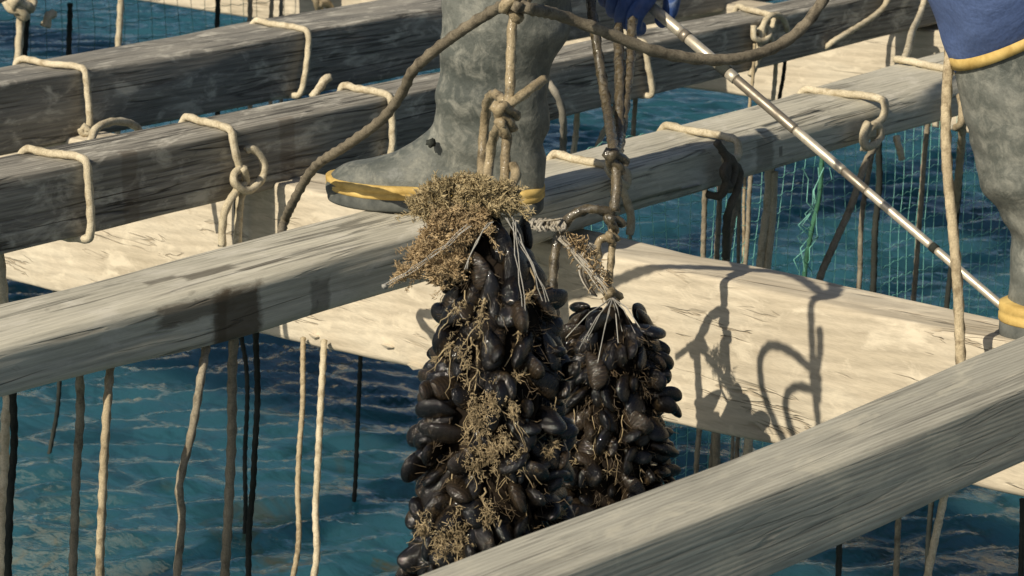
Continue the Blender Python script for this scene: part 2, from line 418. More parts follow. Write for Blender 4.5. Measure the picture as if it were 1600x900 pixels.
FX0 = lambda y: 2.737+(y-2.18)*.12
FX = 2.735
F_ = timber('cross_beam', -1.5, 8.5, lambda s: (FX0(s), FX0(s)+.105+.006*math.sin(s*3), -.081-.027*(s-1.89), -.319-.079*(min(s, 4)-1.97)), MF, along='Y', fine=(.7, 4.0), rad=.009, seed=7, hew=.005, step=.02,
            wear=lambda s, ci: .007*max(0, noise.noise(Vector((s*2.3, ci*3.1, 5)))+.3))
tag(F_, 'pale beige cross timber under the beams, behind the mussels, shadows on its face', 'cross beam', 'cross timbers carrying the raft beams', 'thing')
G_ = timber('cross_beam', -1, 12, lambda s: (5.12+.06*(s-3.5), 5.23+.06*(s-3.5), -.118, -.36), MF, along='Y', fine=(2, 5.6), rad=.009, seed=9, hew=.005, step=.04)
tag(G_, 'farther beige cross timber glimpsed above the beam at upper right', 'cross beam', 'cross timbers carrying the raft beams', 'thing')
YF = {'A': (1.18, 1.28, -.092), 'B': (2.178, 2.336, -.078), 'C': (2.888, 3.015, -.122), 'D': (3.530, 3.70, -.14), 'E': (5.02, 5.22, -.125)}

# torn splinter and split-off chips on the face of the near cross timber
def chip(px, py, w_, h_, name='splinter'):
    a = ox(px, py, FX); a = ox(px, py, FX0(a.y)); FX_ = FX0(a.y); mb = MB()
    V = [(FX_+.004, a.y+w_, a.z-h_*.3), (FX_+.004, a.y-w_, a.z-h_*.2), (FX_-.010, a.y-w_*.8, a.z), (FX_-.007, a.y+w_*.2, a.z-h_), (FX_-.012, a.y+w_*.7, a.z+h_*.4), (FX_+.004, a.y, a.z+h_*.7)]
    mb.add(V, [(0, 3, 4), (3, 1, 2), (2, 5, 4), (2, 4, 3), (1, 5, 2), (5, 0, 4), (0, 1, 3), (0, 5, 1)])
    return mb.build(name, MF, F_, smooth=False)
chip(650, 572, .020, .007); chip(490, 525, .012, .006); chip(606, 540, .016, .005); chip(705, 505, .010, .004)

# ------------------------------------------------------------------ rope lashings on the beams
LG = 'rope lashings tied round the raft beams'
def lashing(bm_, far, near, down, label, mat=PALE, r=.0068, extra=None, ends=None, xmat=None, name='rope_lashing', under=True):
    """one turn of rope over a beam: up the back, across the top, down the front face, under the beam"""
    yn, yf, zb = YF[bm_]
    pf = oz(*far, r*.8); pn = oz(*near, r*.8); mb = MB()
    pf.y = max(min(pf.y, yf+.01), yf-.05); 
    pn = Vector((pn.x, yn+.004, r*.75))
    pd = oy(*down, yn-r-.003); zb = max(zb, min(pd.z+.004, zb+.03))
    pts = [Vector((pf.x-.01, yf+r+.002, zb*.8)), Vector((pf.x-.004, yf+r+.001, -.02)), Vector((pf.x, yf-.004, r*.9)), pf.lerp(pn, .35)+Vector((0, 0, .001)), pn+Vector((0, .012, .0015)), pn+Vector((0, -r-.001, -.004)), Vector((pn.x, yn-r-.002, -.022)).lerp(pd, .12), pd]
    if abs(pf.y-(yf-.004)) > .03: pts = [pf+Vector((-.02, .02, -.012))]+[pf]+pts[3:]
    if under: pts += [Vector((pd.x-.003, yn+.008, zb-r)), Vector((pd.x-.01, yn+.06, zb-r-.002)), Vector((pd.x-.012, yf+.004, zb-r+.002))]
    tube(mb, pts, r, wob=.0004)
    mx = MB() if xmat else mb
    for e in (extra or []): tube(mx, [oy(x, y, yn-o_) for x, y, o_ in e], r, wob=.001)
    o = mb.build(name, mat)
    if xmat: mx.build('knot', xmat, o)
    o; tag(o, label, 'rope', LG); return o
lashing('D', (45, 97), (126, 106), (138, 200), 'pale rope lashed over the dark grey beam at far upper left, small knot below', extra=[[(128, 196, .012), (140, 206, .022), (130, 208, .014), (126, 200, .01)]])
lashing('D', (394, 33), (474, 46), (468, 148), 'pale rope lashed over the dark grey beam left of the boot shaft')
lashing('C', (44, 236), (142, 250), (139, 372), 'pale rope round the grained beam at the left edge, lowest of the lashings there')
lashing('C', (288, 184), (368, 202), (376, 268), 'pale rope lashing knotted in two open loops on the grained beam', under=False,
        extra=[[(376, 262, .012), (366, 272, .014), (366, 284, .02), (384, 298, .024), (398, 292, .022), (410, 276, .018), (412, 256, .015), (404, 240, .014), (392, 232, .010), (384, 236, .006)],
               [(380, 262, .02), (384, 284, .012), (372, 296, .016), (360, 312, .018), (352, 330, .016), (348, 352, .012), (347, 385, .012)],
               [(384, 292, .012), (376, 310, .010), (373, 340, .010), (371, 385, .010)]])
lashing('C', (526, 133), (618, 150), (609, 245), 'pale rope lashed round the grained beam just left of the toe of the boot')
def ropeobj(segs, r, mat, label, cat='rope', name='rope', group=None, wob=.001, knots=(), lobes=4, amp=.12, hairy=.035, blobs=()):
    mb = MB()
    for s in segs: tube(mb, s, r, wob=wob, lobes=lobes, amp=amp, hairy=hairy)
    for i, (c, kr, rr) in enumerate(knots): knot(mb, c, kr, rr, seed=i+3)
    for i, (c, br) in enumerate(blobs): blob(mb, c, br, br, br*1.2, seed=i)
    o = mb.build(name, mat); tag(o, label, cat, group); return o
YC, YB, YD = 2.95, 2.26, 3.62
ropeobj([[oy(140, 226, 3.06), oy(150, 202, 3.07), oy(172, 191, 3.08), oy(196, 191, 3.09), oy(216, 202, 3.10), oy(224, 222, 3.1)]], .0068, PALE, 'small arched loop of pale rope standing up behind the grained beam at left', group=LG)
ropeobj([[oy(488, 152, 3.05), oy(500, 136, 3.05), oy(508, 124, 3.05), oy(515, 121, 3.05)]], .0075, PALE, 'short cut rope tail sticking up behind the grained beam, left of the boot', group=LG, hairy=.12)
# right of the boot
lashing('C', (1100, 5), (1160, 18), (1183, 48), 'pale rope tied in a bow of two small loops on the grained beam, upper right', under=False,
        extra=[[(1178, 40, .012), (1178, 58, .016), (1192, 64, .022), (1202, 54, .02), (1198, 42, .012), (1190, 44, .012), (1188, 62, .014), (1184, 82, .012), (1182, 100, .010), (1172, 118, .008)],
               [(1194, 66, .012), (1192, 40, .018), (1202, 26, .020), (1216, 24, .018), (1226, 34, .012), (1230, 48, .006)],
               [(1200, 50, .012), (1206, 66, .014), (1196, 80, .014), (1186, 90, .012)]])
lashing('C', (1262, -32), (1316, -22), (1300, 66), 'pale rope lashed down the grained beam under the end of the swagged line')
lashing('C', (948, 44), (1012, 66), (1018, 148), 'pale rope lashed round the grained beam just below the blue glove')
ropeobj([[oy(856, 128, 2.90), oy(866, 142, 2.872), oy(876, 162, 2.866), oy(880, 190, 2.87), oy(880, 226, 2.90), oy(878, 262, 2.9)]], .0072, GREY, 'dull grey rope arching off the grained beam behind the boot heel', group=LG)
lashing('B', (852, 240), (925, 256), (952, 268), 'pale rope laid over the bleached beam next to the boot heel, half in shade', r=.0066, under=False, extra=[[(950, 262, .010), (972, 296, .010), (986, 340, .012), (984, 366, .01)]])
lashing('B', (1022, 195), (1108, 211), (1132, 250), 'pale rope over the bleached beam ending in a shaded bundle', r=.0066, xmat=FOULSHADE, under=False,
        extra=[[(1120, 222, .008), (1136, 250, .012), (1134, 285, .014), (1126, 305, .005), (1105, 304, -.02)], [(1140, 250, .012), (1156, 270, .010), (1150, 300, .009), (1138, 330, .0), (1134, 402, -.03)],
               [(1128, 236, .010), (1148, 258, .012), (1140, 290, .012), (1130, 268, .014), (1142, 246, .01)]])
lashing('B', (1232, 138), (1330, 148), (1358, 200), 'pale rope over the bleached beam with a round knot on its face', r=.0072, under=False,
        extra=[[(1356, 192, .012), (1348, 212, .014), (1352, 228, .018), (1366, 226, .022), (1376, 212, .02), (1374, 199, .016), (1362, 198, .014), (1352, 216, .012), (1350, 236, .012)]])
ropeobj([[oy(1450, -20, 2.86), oy(1440, 14, 2.84), oy(1426, 48, 2.6), oz(1417, 82, .012), oz(1412, 94, .006)], [oz(1398, 92, .008), oz(1420, 95, .008), oz(1460, 104, .008), oz(1490, 110, .007), oz(1500, 120, -.01)]], .0072, PALE,
        'pale rope coming down from the upper beam onto the bleached beam beside the blue trousers', group=LG)

# ------------------------------------------------------------------ lines hanging into the sea
HG = 'lines hanging from the raft into the water'
def hang(pts, Y, r, mat, label, wob=.004, segs=(), X=None):
    P = [ox(x, y, X-.25*max(0, (y-pts[0][1])/370)) if X else oy(x, y, Y) for x, y in pts]; r *= .82
    if not X and 2.15 < Y < 2.178 and P[0].z < -.05: x0_ = P[0].x/Y; P[0] = Vector((x0_*2.205, 2.205, -.079)); P.insert(0, Vector((x0_*2.235, 2.235, -.070)))
    elif not X and P[0].z < -.05 and 2.17 < Y < 5: P.insert(0, Vector((P[0].x, Y, -.045)))
    if P[-1].z > WZ-.08:
        d = (P[-1]-P[-2]); k = (WZ-.12-P[-1].z)/d.z if d.z < -1e-4 else 1
        P.append(P[-1]+Vector((d.x*min(k, 3), 0, WZ-.12-P[-1].z)))
    mb = MB(); tube(mb, P, r, sides=8, step=r*1.0, wob=wob)
    for s in segs: tube(mb, [oy(x, y, Y-.01) for x, y in s], r*.8, sides=7, step=r)
    o = mb.build('hanging_line', mat); tag(o, label, 'rope', HG); return o
hang([(12, 605), (9, 680), (6, 790), (3, 905)], 2.93, .0094, PALE, 'thick pale line hanging at the very left edge of the water')
hang([(20, 600), (20, 700), (16, 800), (12, 905)], 2.30, .0058, DARK, 'dark line hanging close beside the thick pale one at the left edge')
hang([(92, 590), (90, 640), (82, 680), (78, 702)], 3.62, .0055, DARK, 'short dark line dipping into the water at left, wavering at its foot')
hang([(124, 580), (122, 660), (117, 780), (114, 905)], 2.28, .0068, DULL, 'dull brown line hanging straight at left, second from the short dark one')
hang([(170, 570), (166, 660), (161, 740), (157, 905)], 2.168, .0066, TAN, 'tan line at left, shaded above and sunlit pale in its lower half')
hang([(326, 520), (316, 590), (298, 680), (281, 760), (284, 800), (274, 905)], 2.170, .0066, DULL, 'bent brown line slanting down to the left below the wet stain')
hang([(366, 505), (364, 600), (358, 760), (352, 905)], 2.22, .0078, DULL, 'thickest brown line hanging below the wet stain on the beam')
hang([(376, 505), (384, 570), (386, 640), (384, 694)], 2.97, .0050, DARK, 'thin dark line crossing behind the thick brown one under the stain')
hang([(402, 500), (400, 640), (393, 780), (388, 905)], 2.28, .0052, DARK, 'thin dark line running full length just right of the thick brown one')
hang([(474, 528), (471, 640), (465, 760), (458, 905)], 0, .0056, TAN, 'slim tan line hanging just left of the bright pale line', X=2.80)
hang([(505, 532), (500, 640), (494, 780), (488, 905)], 0, .0068, PALE, 'bright pale line hanging in the open water left of the mussels', X=2.79)
hang([(564, 540), (562, 640), (556, 740), (553, 782)], 2.95, .0052, DARK, 'dark line right of the bright pale one, entering the water among ripples')
# right of the mussels
hang([(1132, 290), (1150, 300), (1140, 350), (1134, 420)], 2.30, .0090, DULL, 'broad dull line falling from the shaded bundle on the bleached beam')
hang([(1172, 270), (1169, 340), (1164, 430)], 2.42, .0055, DULL, 'slim dull line between the shaded bundle and the thick pale line')
hang([(1203, 262), (1198, 340), (1189, 425)], 2.30, .0105, PALE, 'thick pale line hanging beneath the bleached beam above the cross timber', segs=[[(1210, 268), (1207, 340), (1198, 425)]])
hang([(1285, 245), (1280, 310), (1268, 370), (1256, 440)], 2.46, .0058, GREEN, 'green line with bunched netting hanging below the bleached beam')
hang([(1372, 214), (1352, 258), (1330, 320), (1300, 390), (1280, 445)], 2.17, .0080, DULL, 'dull slanting tail falling left from the round knot')
hang([(1362, 235), (1350, 310), (1344, 380), (1341, 460)], 2.34, .0062, DULL, 'dull line crossing behind the slanting tail under the round knot')
hang([(1374, 205), (1372, 290), (1368, 370), (1364, 465)], 2.40, .0080, DARK, 'thick dark line just right of the slanting tail under the knot')
hang([(1448, 190), (1442, 290), (1434, 380), (1428, 475)], 2.40, .0066, DULL, 'dull line hanging midway between the round knot and the pale hauling line')
hang([(1502, 165), (1500, 260), (1490, 380), (1478, 485)], 2.36, .0072, DARK, 'dark line half hidden behind the pale hauling line at right')
ropeobj([[oy(1500, 150, 2.16), oy(1504, 168, 2.14), oy(1502, 192, 2.14), oy(1494, 200, 2.16)], [oy(1504, 190, 2.15), oy(1500, 250, 2.2), oy(1492, 330, 2.25)]], .0075, TAN, 'tan rope loop on the bleached beam half hidden by the grey boot at right', group=LG)
ropeobj([[oy(1400, 212, 2.17), oy(1404, 228, 2.165), oy(1409, 248, 2.165)]], .0062, PALE, 'short white frayed rope tail below the bleached beam, right of the round knot', group=LG, hairy=.15)
for (x, y1, lb) in ((1092, 700, 'leftmost of the three lines in the gap under the cross timber, right of the mussels'), (1114, 700, 'middle of the three lines in the gap under the cross timber, right of the mussels'), (1145, 700, 'thinnest, rightmost line in the gap under the cross timber, right of the mussels')):
    hang([(x+2, 640), (x, 690), (x-4, 760)], 2.36 if x < 1140 else 2.3, .006 if x < 1140 else .004, DULL, lb)
# between the beams, behind the boot
hang([(902, 170), (899, 205), (894, 260)], 2.97, .0075, PALE, 'pale line hanging between the beams just right of the boot shaft')
hang([(964, 160), (952, 190), (930, 240)], 2.95, .0070, PALE, 'pale slanting line between the beams behind the wet hoisting ropes')
hang([(992, 155), (990, 190), (988, 225)], 2.97, .0062, DULL, 'short dull line between the beams right of the wet hoisting ropes')
hang([(1178, 90), (1176, 130), (1172, 160)], 2.87, .0045, TAN, 'thin tan line falling from the two-loop bow towards the bleached beam')
hang([(1213, 80), (1210, 120), (1206, 175)], 2.93, .0062, PALE, 'pale line between the beams to the right of the two-loop bow')
hang([(1227, 80), (1224, 120), (1216, 165)], 2.97, .0055, DARK, 'dark strand added as a shadow against the far cross timber, right of the two-loop bow')  # this strand stands in for a shadow cast on the timber
# far left top
hang([(34, 8), (31, 60), (28, 120)], 5.0, .0130, PALE, 'thick pale line with a knot hanging from the farthest beam, top left corner')
hang([(42, 15), (41, 60), (39, 120)], 5.1, .009, DARK, 'dark line beside the thick pale one in the top left corner')
hang([(109, 5), (109, 50), (107, 110)], 5.1, .009, DARK, 'dark line hanging alone in the far water at upper left')
hang([(189, -10), (187, 40), (184, 100)], 5.0, .0110, PALE, 'pale line hanging in the far water at upper left, no knot')
hang([(341, -20), (340, 20), (339, 60)], 5.08, .009, DARK, 'dark line in the far water above the middle of the dark grey beam')
hang([(392, -20), (391, 10), (390, 45)], 5.05, .009, DULL, 'first dull line left of the far timber gap at the top edge')
hang([(425, -20), (424, 10), (423, 40)], 5.05, .008, DULL, 'second dull line in the far timber gap at the top edge')
hang([(441, -20), (440, 10), (439, 40)], 5.10, .008, GREY, 'grey line in the far timber gap at the top edge, rightmost there')
ropeobj([[oy(10, 2, 4.99), oy(16, 14, 4.98), oy(32, 16, 4.96), oy(44, 16, 4.97), (oy(52, 4, 4.98)), oy(44, -8, 4.99)]], .012, PALE, 'pale knotted rope wrapped under the farthest beam, top left corner', group=LG, knots=[(oy(32, 10, 4.96), .035, .012)])
ropeobj([[oy(83, 22, 5.0), oy(76, 26, 4.98), oy(70, 42, 4.98)]], .012, PALE, 'white frayed rope end dangling below the farthest beam, upper left', group=LG, hairy=.2)
ropeobj([[oy(502, 24, 5.02), oy(496, 6, 4.99), oy(490, -10, 4.99)], [oy(498, 6, 4.98), oy(508, 4, 4.98), oy(516, 12, 4.99)]], .012, TAN, 'tan rope knot above the dark grey beam near the boot shaft, top edge', group=LG)
# bottom right corner, below the front beam
hang([(1311, 840), (1310, 870), (1308, 910)], 1.20, .0040, DARK, 'thin dark line under the front beam, leftmost in the bottom right corner')
hang([(1404, 800), (1402, 850), (1400, 910)], 1.22, .0040, DULL, 'slim dull line under the front beam, between the thin dark one and the pale one')
hang([(1479, 765), (1472, 800), (1460, 850), (1447, 910)], 1.19, .0052, PALE, 'pale slanting line under the front beam in the bottom right corner')
hang([(1458, 770), (1454, 820), (1448, 905)], 1.28, .0038, DARK, 'dark line hiding behind the pale slanting one under the front beam')
hang([(1597, 780), (1597, 850), (1595, 910)], 1.24, .0042, DARK, 'dark line under the front beam at the extreme right edge')

# ------------------------------------------------------------------ nets
def net(name, Y, x0, x1, z0, z1, cell, r, mat, label, seed):
    mb = MB()
    def w_(x, z): return Vector((x+.012*noise.noise((x*4, z*6, seed)), Y+.03*noise.noise((x*2, z*2, seed+4)), z+.012*noise.noise((x*5, z*4, seed+9))))
    nx, nz = int((x1-x0)/cell), int((z0-z1)/cell)
    for i in range(nx+1): thin(mb, [w_(x0+i*cell, z0+(z1-z0)*k/(nz*2)) for k in range(nz*2+1)], r, r)
    for j in range(nz+1): thin(mb, [w_(x0+(x1-x0)*k/(nx*2), z0-j*cell-.006*math.sin(k*math.pi)-.005*(k % 2)) for k in range(nx*2+1)], r, r)
    o = mb.build(name, mat); tag(o, label, 'net'); return o
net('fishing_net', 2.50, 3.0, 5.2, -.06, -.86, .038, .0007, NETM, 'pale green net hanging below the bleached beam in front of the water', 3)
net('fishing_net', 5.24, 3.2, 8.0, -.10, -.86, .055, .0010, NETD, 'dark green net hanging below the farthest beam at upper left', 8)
mb = MB()
for k in range(4):
    s = random.random()*9
    thin(mb, [oy(1280-6*math.sin(k)+10*noise.noise((t*.9, s, 0))*2-22*t/9+ (12 if k % 2 else -6)*math.sin(t*.7+s), 262+t*18, 2.45-.01*k) for t in range(10)], .0012, .0010)
o = mb.build('net_bunch', NETM); tag(o, 'gathered strands of light green netting draped round the green line', 'net')

# ------------------------------------------------------------------ mussels
def shell_mesh(seed):
    rnd = random.Random(seed); V = []; F = []; nx, nc = 13, 12
    ex = .70+.12*rnd.random(); fat = .60+.12*rnd.random()
    for i in range(nx+1):
        x = i/nx; x = .5-.5*math.cos(math.pi*x)
        wd = .60*(x**ex)*((1-x)**.42)*1.02 if 0 < x < 1 else 0.001
        t = wd*fat*(1.05-.25*x); bend = .10*math.sin(math.pi*x*.9)-.05*x
        for k in range(nc):
            th = 2*math.pi*k/nc; c_, s_ = math.cos(th), math.sin(th)
            V.append((x, t*c_*abs(c_)**.15+.006*noise.noise((x*6, th*2, seed)), wd*s_+bend+.006*noise.noise((x*5, th*2, seed+7))))
    for i in range(nx):
        for k in range(nc):
            a = i*nc+k; b = i*nc+(k+1) % nc; F.append((a, b, b+nc, a+nc))
    me = bpy.data.meshes.new('mussel'); me.from_pydata(V, [], F); me.update()
    me.polygons.foreach_set('use_smooth', [True]*len(me.polygons)); me.materials.append(MUS); return me
def mussel_mat():
    m, n, p = newmat('mussel_shell')
    oi = N(n, 'ShaderNodeObjectInfo')
    v = mapping(n)
    g = N(n, 'ShaderNodeTexNoise'); setin(g, Scale=3.0, Detail=5, Roughness=.65)
    off = N(n, 'ShaderNodeVectorMath', operation='ADD'); n.links.new(v, off.inputs[0])
    cx = N(n, 'ShaderNodeCombineXYZ')
    r10 = math_(n, 'MULTIPLY', oi.outputs['Random'], 37.0)
    n.links.new(r10, cx.inputs[0]); n.links.new(r10, cx.inputs[1]); n.links.new(cx.outputs[0], off.inputs[1]); n.links.new(off.outputs[0], g.inputs[0])
    col = ramp(n, g.outputs[0], [(.38, (.0030, .0030, .0036)), (.55, (.007, .0055, .004)), (.66, (.030, .021, .011)), (.78, (.10, .074, .042))])
    col = mix(n, ramp(n, oi.outputs['Random'], [(.0, (0, 0, 0)), (.70, (0, 0, 0)), (.80, (.55,)*3), (1.0, (.8,)*3)]), col, (.034, .024, .014))
    rings = N(n, 'ShaderNodeTexWave', wave_type='BANDS', bands_direction='X'); setin(rings, Scale=3.2, Distortion=3.0, Detail=3); n.links.new(v, rings.inputs['Vector'])
    col = mix(n, .35, col, ramp(n, rings.outputs[0], [(.2, (.5, .5, .5)), (.8, (1.5, 1.4, 1.3))]), 'MULTIPLY')
    fine = noisetex(n, mapping(n, (9, 2, 2)), 5, 4, .7)
    n.links.new(col, p.inputs['Base Color'])
    rr = ramp(n, noisetex(n, off.outputs[0], 6, 4, .6), [(.40, (.03,)*3), (.62, (.15,)*3)])
    n.links.new(rr, p.inputs['Roughness']); p.inputs['Specular IOR Level'].default_value = .55
    b = bump(n, p, fine, .18, .03)
    b = bump(n, p, noisetex(n, off.outputs[0], 22, 4, .7), .22, .03, b)
    return m
MUS = mussel_mat()
SHELLS = [shell_mesh(s) for s in (1, 4, 9, 15)]
def plain(name, c1, c2, scale=30, rough=.85, spec=.3):
    m, n, p = newmat(name)
    n.links.new(ramp(n, noisetex(n, mapping(n), scale, 5, .65), [(.32, c1), (.66, c2)]), p.inputs['Base Color']); setin(p, Roughness=rough)
    p.inputs['Specular IOR Level'].default_value = spec; return m
CORE = plain('dark_fouling', (.004, .0035, .003), (.020, .014, .009), 60, .9, .1)
FUZZ = plain('brown_weed_hair', (.025, .018, .010), (.15, .105, .055), 50, .55, .5)
WEED1 = plain('olive_tan_weed', (.20, .155, .078), (.50, .40, .225), 45)
WEED2 = plain('brown_tan_weed', (.22, .15, .075), (.52, .39, .22), 45)
HYD = plain('tan_growth', (.17, .125, .065), (.46, .36, .21), 60)

def cluster(root, prof, depth, ztop, zbot, seed, lenr=(.050, .064), vert=0.0, nmax=299, spacing=.027, tops=()):
    """prof: rows (py, left px, right px) of the outline; shells set round the line with their narrow ends inwards"""
    rnd = random.Random(seed)
    ys = [p[0] for p in prof]; 
    cen = [od((p[1]+p[2])/2, p[0], depth) for p in prof]; rad = [(p[2]-p[1])/2/FPX*depth*.95 for p in prof]
    zs = [c.z for c in cen]
    def at(z):
        x = float(np.interp(-z, [-q for q in zs], [c.x for c in cen])); y = float(np.interp(-z, [-q for q in zs], [c.y for c in cen]))
        return Vector((x, y, z)), float(np.interp(-z, [-q for q in zs], rad))
    z = ztop; cnt = 0; row = 0
    inv = Matrix.Translation(-Vector(root.location))
    while z > zbot and cnt < nmax:
        c, R = at(z); n = max(4, int(2*math.pi*R*.86/spacing)); ph = rnd.random()*6
        for k in range(n):
            if cnt >= nmax: break
            th = ph+2*math.pi*(k+rnd.uniform(-.3, .3))/n
            rad_ = Vector((math.cos(th), math.sin(th), 0)); tg = Vector((-math.sin(th), math.cos(th), 0))
            L = rnd.uniform(*lenr); v_ = max(0, 1-(ztop-z)/.12)*vert
            flat = rnd.random() < .55
            d = (rad_*((.38 if flat else .9)-.3*v_)+Vector((0, 0, -1))*(rnd.uniform(-.3, .9)+v_*1.2)+tg*rnd.uniform(-.8, .8)*(1-v_*.6)).normalized()
            rr = max(.008, R-.8*L*d.dot(rad_))*rnd.uniform(.86, 1.02)+rnd.uniform(0, 1)**3*.016
            p0 = c+rad_*rr+Vector((0, 0, rnd.uniform(-.010, .010)))
            up_ = rad_.cross(d)*rnd.choice((-1, 1))+rad_*rnd.uniform(-.5, .5) if flat else tg*rnd.uniform(-1, 1)+Vector((0, 0, 1))*rnd.uniform(-1, 1); up_ = (up_-d*up_.dot(d)).normalized()
            M = Matrix((( d.x, up_.cross(d).x, up_.x, 0), (d.y, up_.cross(d).y, up_.y, 0), (d.z, up_.cross(d).z, up_.z, 0), (0, 0, 0, 1)))
            o = bpy.data.objects.new('mussel', rnd.choice(SHELLS)); link(o, root); o.matrix_parent_inverse = inv
            o.matrix_basis = Matrix.Translation(p0) @ M @ Matrix.Diagonal((L, L, L*rnd.uniform(.9, 1.12), 1)); cnt += 1
        z -= spacing*.78; row += 1
    # fouled core the shells grow on
    mbc = MB(); P = []
    zz = ztop+.01
    while zz > min(zbot, WZ-.05): P.append(at(zz)[0]); zz -= .02
    n = len(P); V = []; F = []; sd = 16
    for i, p in enumerate(P):
        R = at(p.z)[1]*.70*min(1, .35+i*.25)
        for k in range(sd):
            th = 2*math.pi*k/sd; q = R*(.96+.28*noise.noise((math.cos(th)*2.2, math.sin(th)*2.2, p.z*24+seed)))
            V.append(p+Vector((q*math.cos(th), q*math.sin(th), 0)))
    for i in range(n-1):
        for k in range(sd):
            a = i*sd+k; b = i*sd+(k+1) % sd; F.append((a, a+sd, b+sd, b))
    F.append(tuple(range(sd)))
    mesh('fouled_core', V, F, CORE, root)
    return at
def toward(c):  # horizontal unit vector from a point to the camera side
    d = Vector((C0.x-c.x, C0.y-c.y, 0)); return d.normalized()
def tuft(mb, p, nrm, n, L, r, rnd, spread=.9):
    for _ in range(n):
        d = (nrm+Vector((rnd.uniform(-1, 1), rnd.uniform(-1, 1), rnd.uniform(-1, 1)))*spread).normalized()
        q = p+Vector((rnd.uniform(-1, 1), rnd.uniform(-1, 1), rnd.uniform(-1, 1)))*L*.45
        k = d+Vector((rnd.uniform(-1, 1), rnd.uniform(-1, 1), rnd.uniform(-1, 1)))*.6
        l = L*rnd.uniform(.5, 1.1)
        thin(mb, [q, q+d*l*.5, q+d*l*.5+k.normalized()*l*.5], r, r*.45)
def growth(root, at, zt, zb, n, rnd, mat, tuftn=34, dens=1.0, rr=(.0007, .0015), name='growth'):
    """string-like tan hydroids and byssus wandering over the shells, with clotted tufts where they branch"""
    mb = MB()
    for i in range(n):
        z = rnd.uniform(zb, zt); c, R = at(z); f = toward(c); base = math.atan2(f.y, f.x)
        th = base+rnd.uniform(-1.35, 1.35); pts = []
        vz = rnd.uniform(-.011, -.003); vt = rnd.uniform(-.10, .10); k = R*rnd.uniform(.88, 1.0); sd = rnd.random()*40
        for s in range(rnd.randint(7, 15)):
            c2, R2 = at(z); kk = k*R2/max(R, .001)*(1+.12*noise.noise((s*.55, sd, 1))); pts.append(c2+Vector((kk*math.cos(th), kk*math.sin(th), 0)))
            z += vz*(1+.9*noise.noise((s*.6, sd, 5))); th += vt*.5+.16*noise.noise((s*.5, sd, 9))
        r0 = rnd.uniform(*rr); thin(mb, pts, r0, r0*.35, 5)
        for p in pts[1:-1]:
            if rnd.random() < .30*dens:
                c3 = at(p.z)[0]; nrm = (p-c3); nrm.z = 0; nrm.normalize()
                tuft(mb, p, nrm, rnd.randint(8, tuftn), rnd.uniform(.005, .012), .0006, rnd, 1.3)
    o = mb.build(name, mat, root); tag(o, kind='stuff'); return o
def fuzz(root, at, zt, zb, n, rnd, mat):
    """dark weedy hair filling the gaps between the shells"""
    mb = MB()
    for i in range(n):
        z = rnd.uniform(zb, zt); c, R = at(z); f = toward(c); th = math.atan2(f.y, f.x)+rnd.uniform(-1.7, 1.7)
        nrm = Vector((math.cos(th), math.sin(th), 0)); tuft(mb, c+nrm*R*rnd.uniform(.72, .93), (nrm-ZV*.5).normalized(), 5, rnd.uniform(.010, .024), .0006, rnd, .8)
    o = mb.build('weed_hair', mat, root); tag(o, kind='stuff'); return o
D1, D2 = 2.69, 3.15
c1 = empty('mussel_rope', od(775, 300, D1), 'left thicker rope of black mussels, crowned with a tan weed tuft, before the boot', 'mussel rope', 'mussel ropes being hauled up')
prof1 = [(330, 735, 805), (380, 712, 828), (440, 700, 858), (500, 690, 872), (560, 672, 880), (620, 655, 882), (700, 648, 884), (780, 652, 886), (900, 650, 884), (1100, 655, 880), (1500, 660, 880)]
at1 = cluster(c1, prof1, D1, od(780, 350, D1).z, od(750, 1040, D1).z, 5, vert=1.0, lenr=(.040, .057), spacing=.0262)
rnd = random.Random(3)
growth(c1, at1, od(780, 400, D1).z, od(750, 890, D1).z, 26, rnd, HYD, 40, .5)
fuzz(c1, at1, od(780, 420, D1).z, od(750, 900, D1).z, 170, rnd, FUZZ)
# clots of matted tan growth lodged between shells of the left rope
mb = MB()
for (x, y, n_, sz) in ((752, 655, 90, 9), (772, 628, 60, 7), (742, 640, 40, 7), (725, 560, 26, 8), (704, 545, 14, 6), (770, 705, 70, 8), (742, 720, 70, 10), (790, 690, 40, 6), (715, 835, 80, 10), (690, 850, 70, 8), (728, 868, 60, 8), (660, 820, 50, 6), (800, 640, 30, 5), (712, 480, 14, 7), (748, 500, 20, 7), (810, 720, 40, 6), (760, 800, 40, 7)):
    q0 = od(x, y, D1-.083)
    for _ in range(n_):
        p = od(x+rnd.gauss(0, sz), y+rnd.gauss(0, sz*1.5), D1-.082+rnd.uniform(-.006, .012))
        tuft(mb, p, (toward(p)-ZV*.5).normalized(), 4, rnd.uniform(.004, .008), .0006, rnd, 1.1)
    for _ in range(2):
        l = rnd.uniform(.02, .06); a = rnd.uniform(-.8, .8); sd_ = rnd.random()*30
        thin(mb, [q0+RV*(math.sin(a)*l*t/8+.006*noise.noise((t*.5, sd_, 0)))-ZV*(math.cos(a)*l*t/8*rnd.choice((1, 1, 1)))+toward(q0)*.004*noise.noise((t*.6, sd_, 3)) for t in range(9)], .0008, .0003, 4)
o = mb.build('growth', HYD, c1); tag(o, kind='stuff')
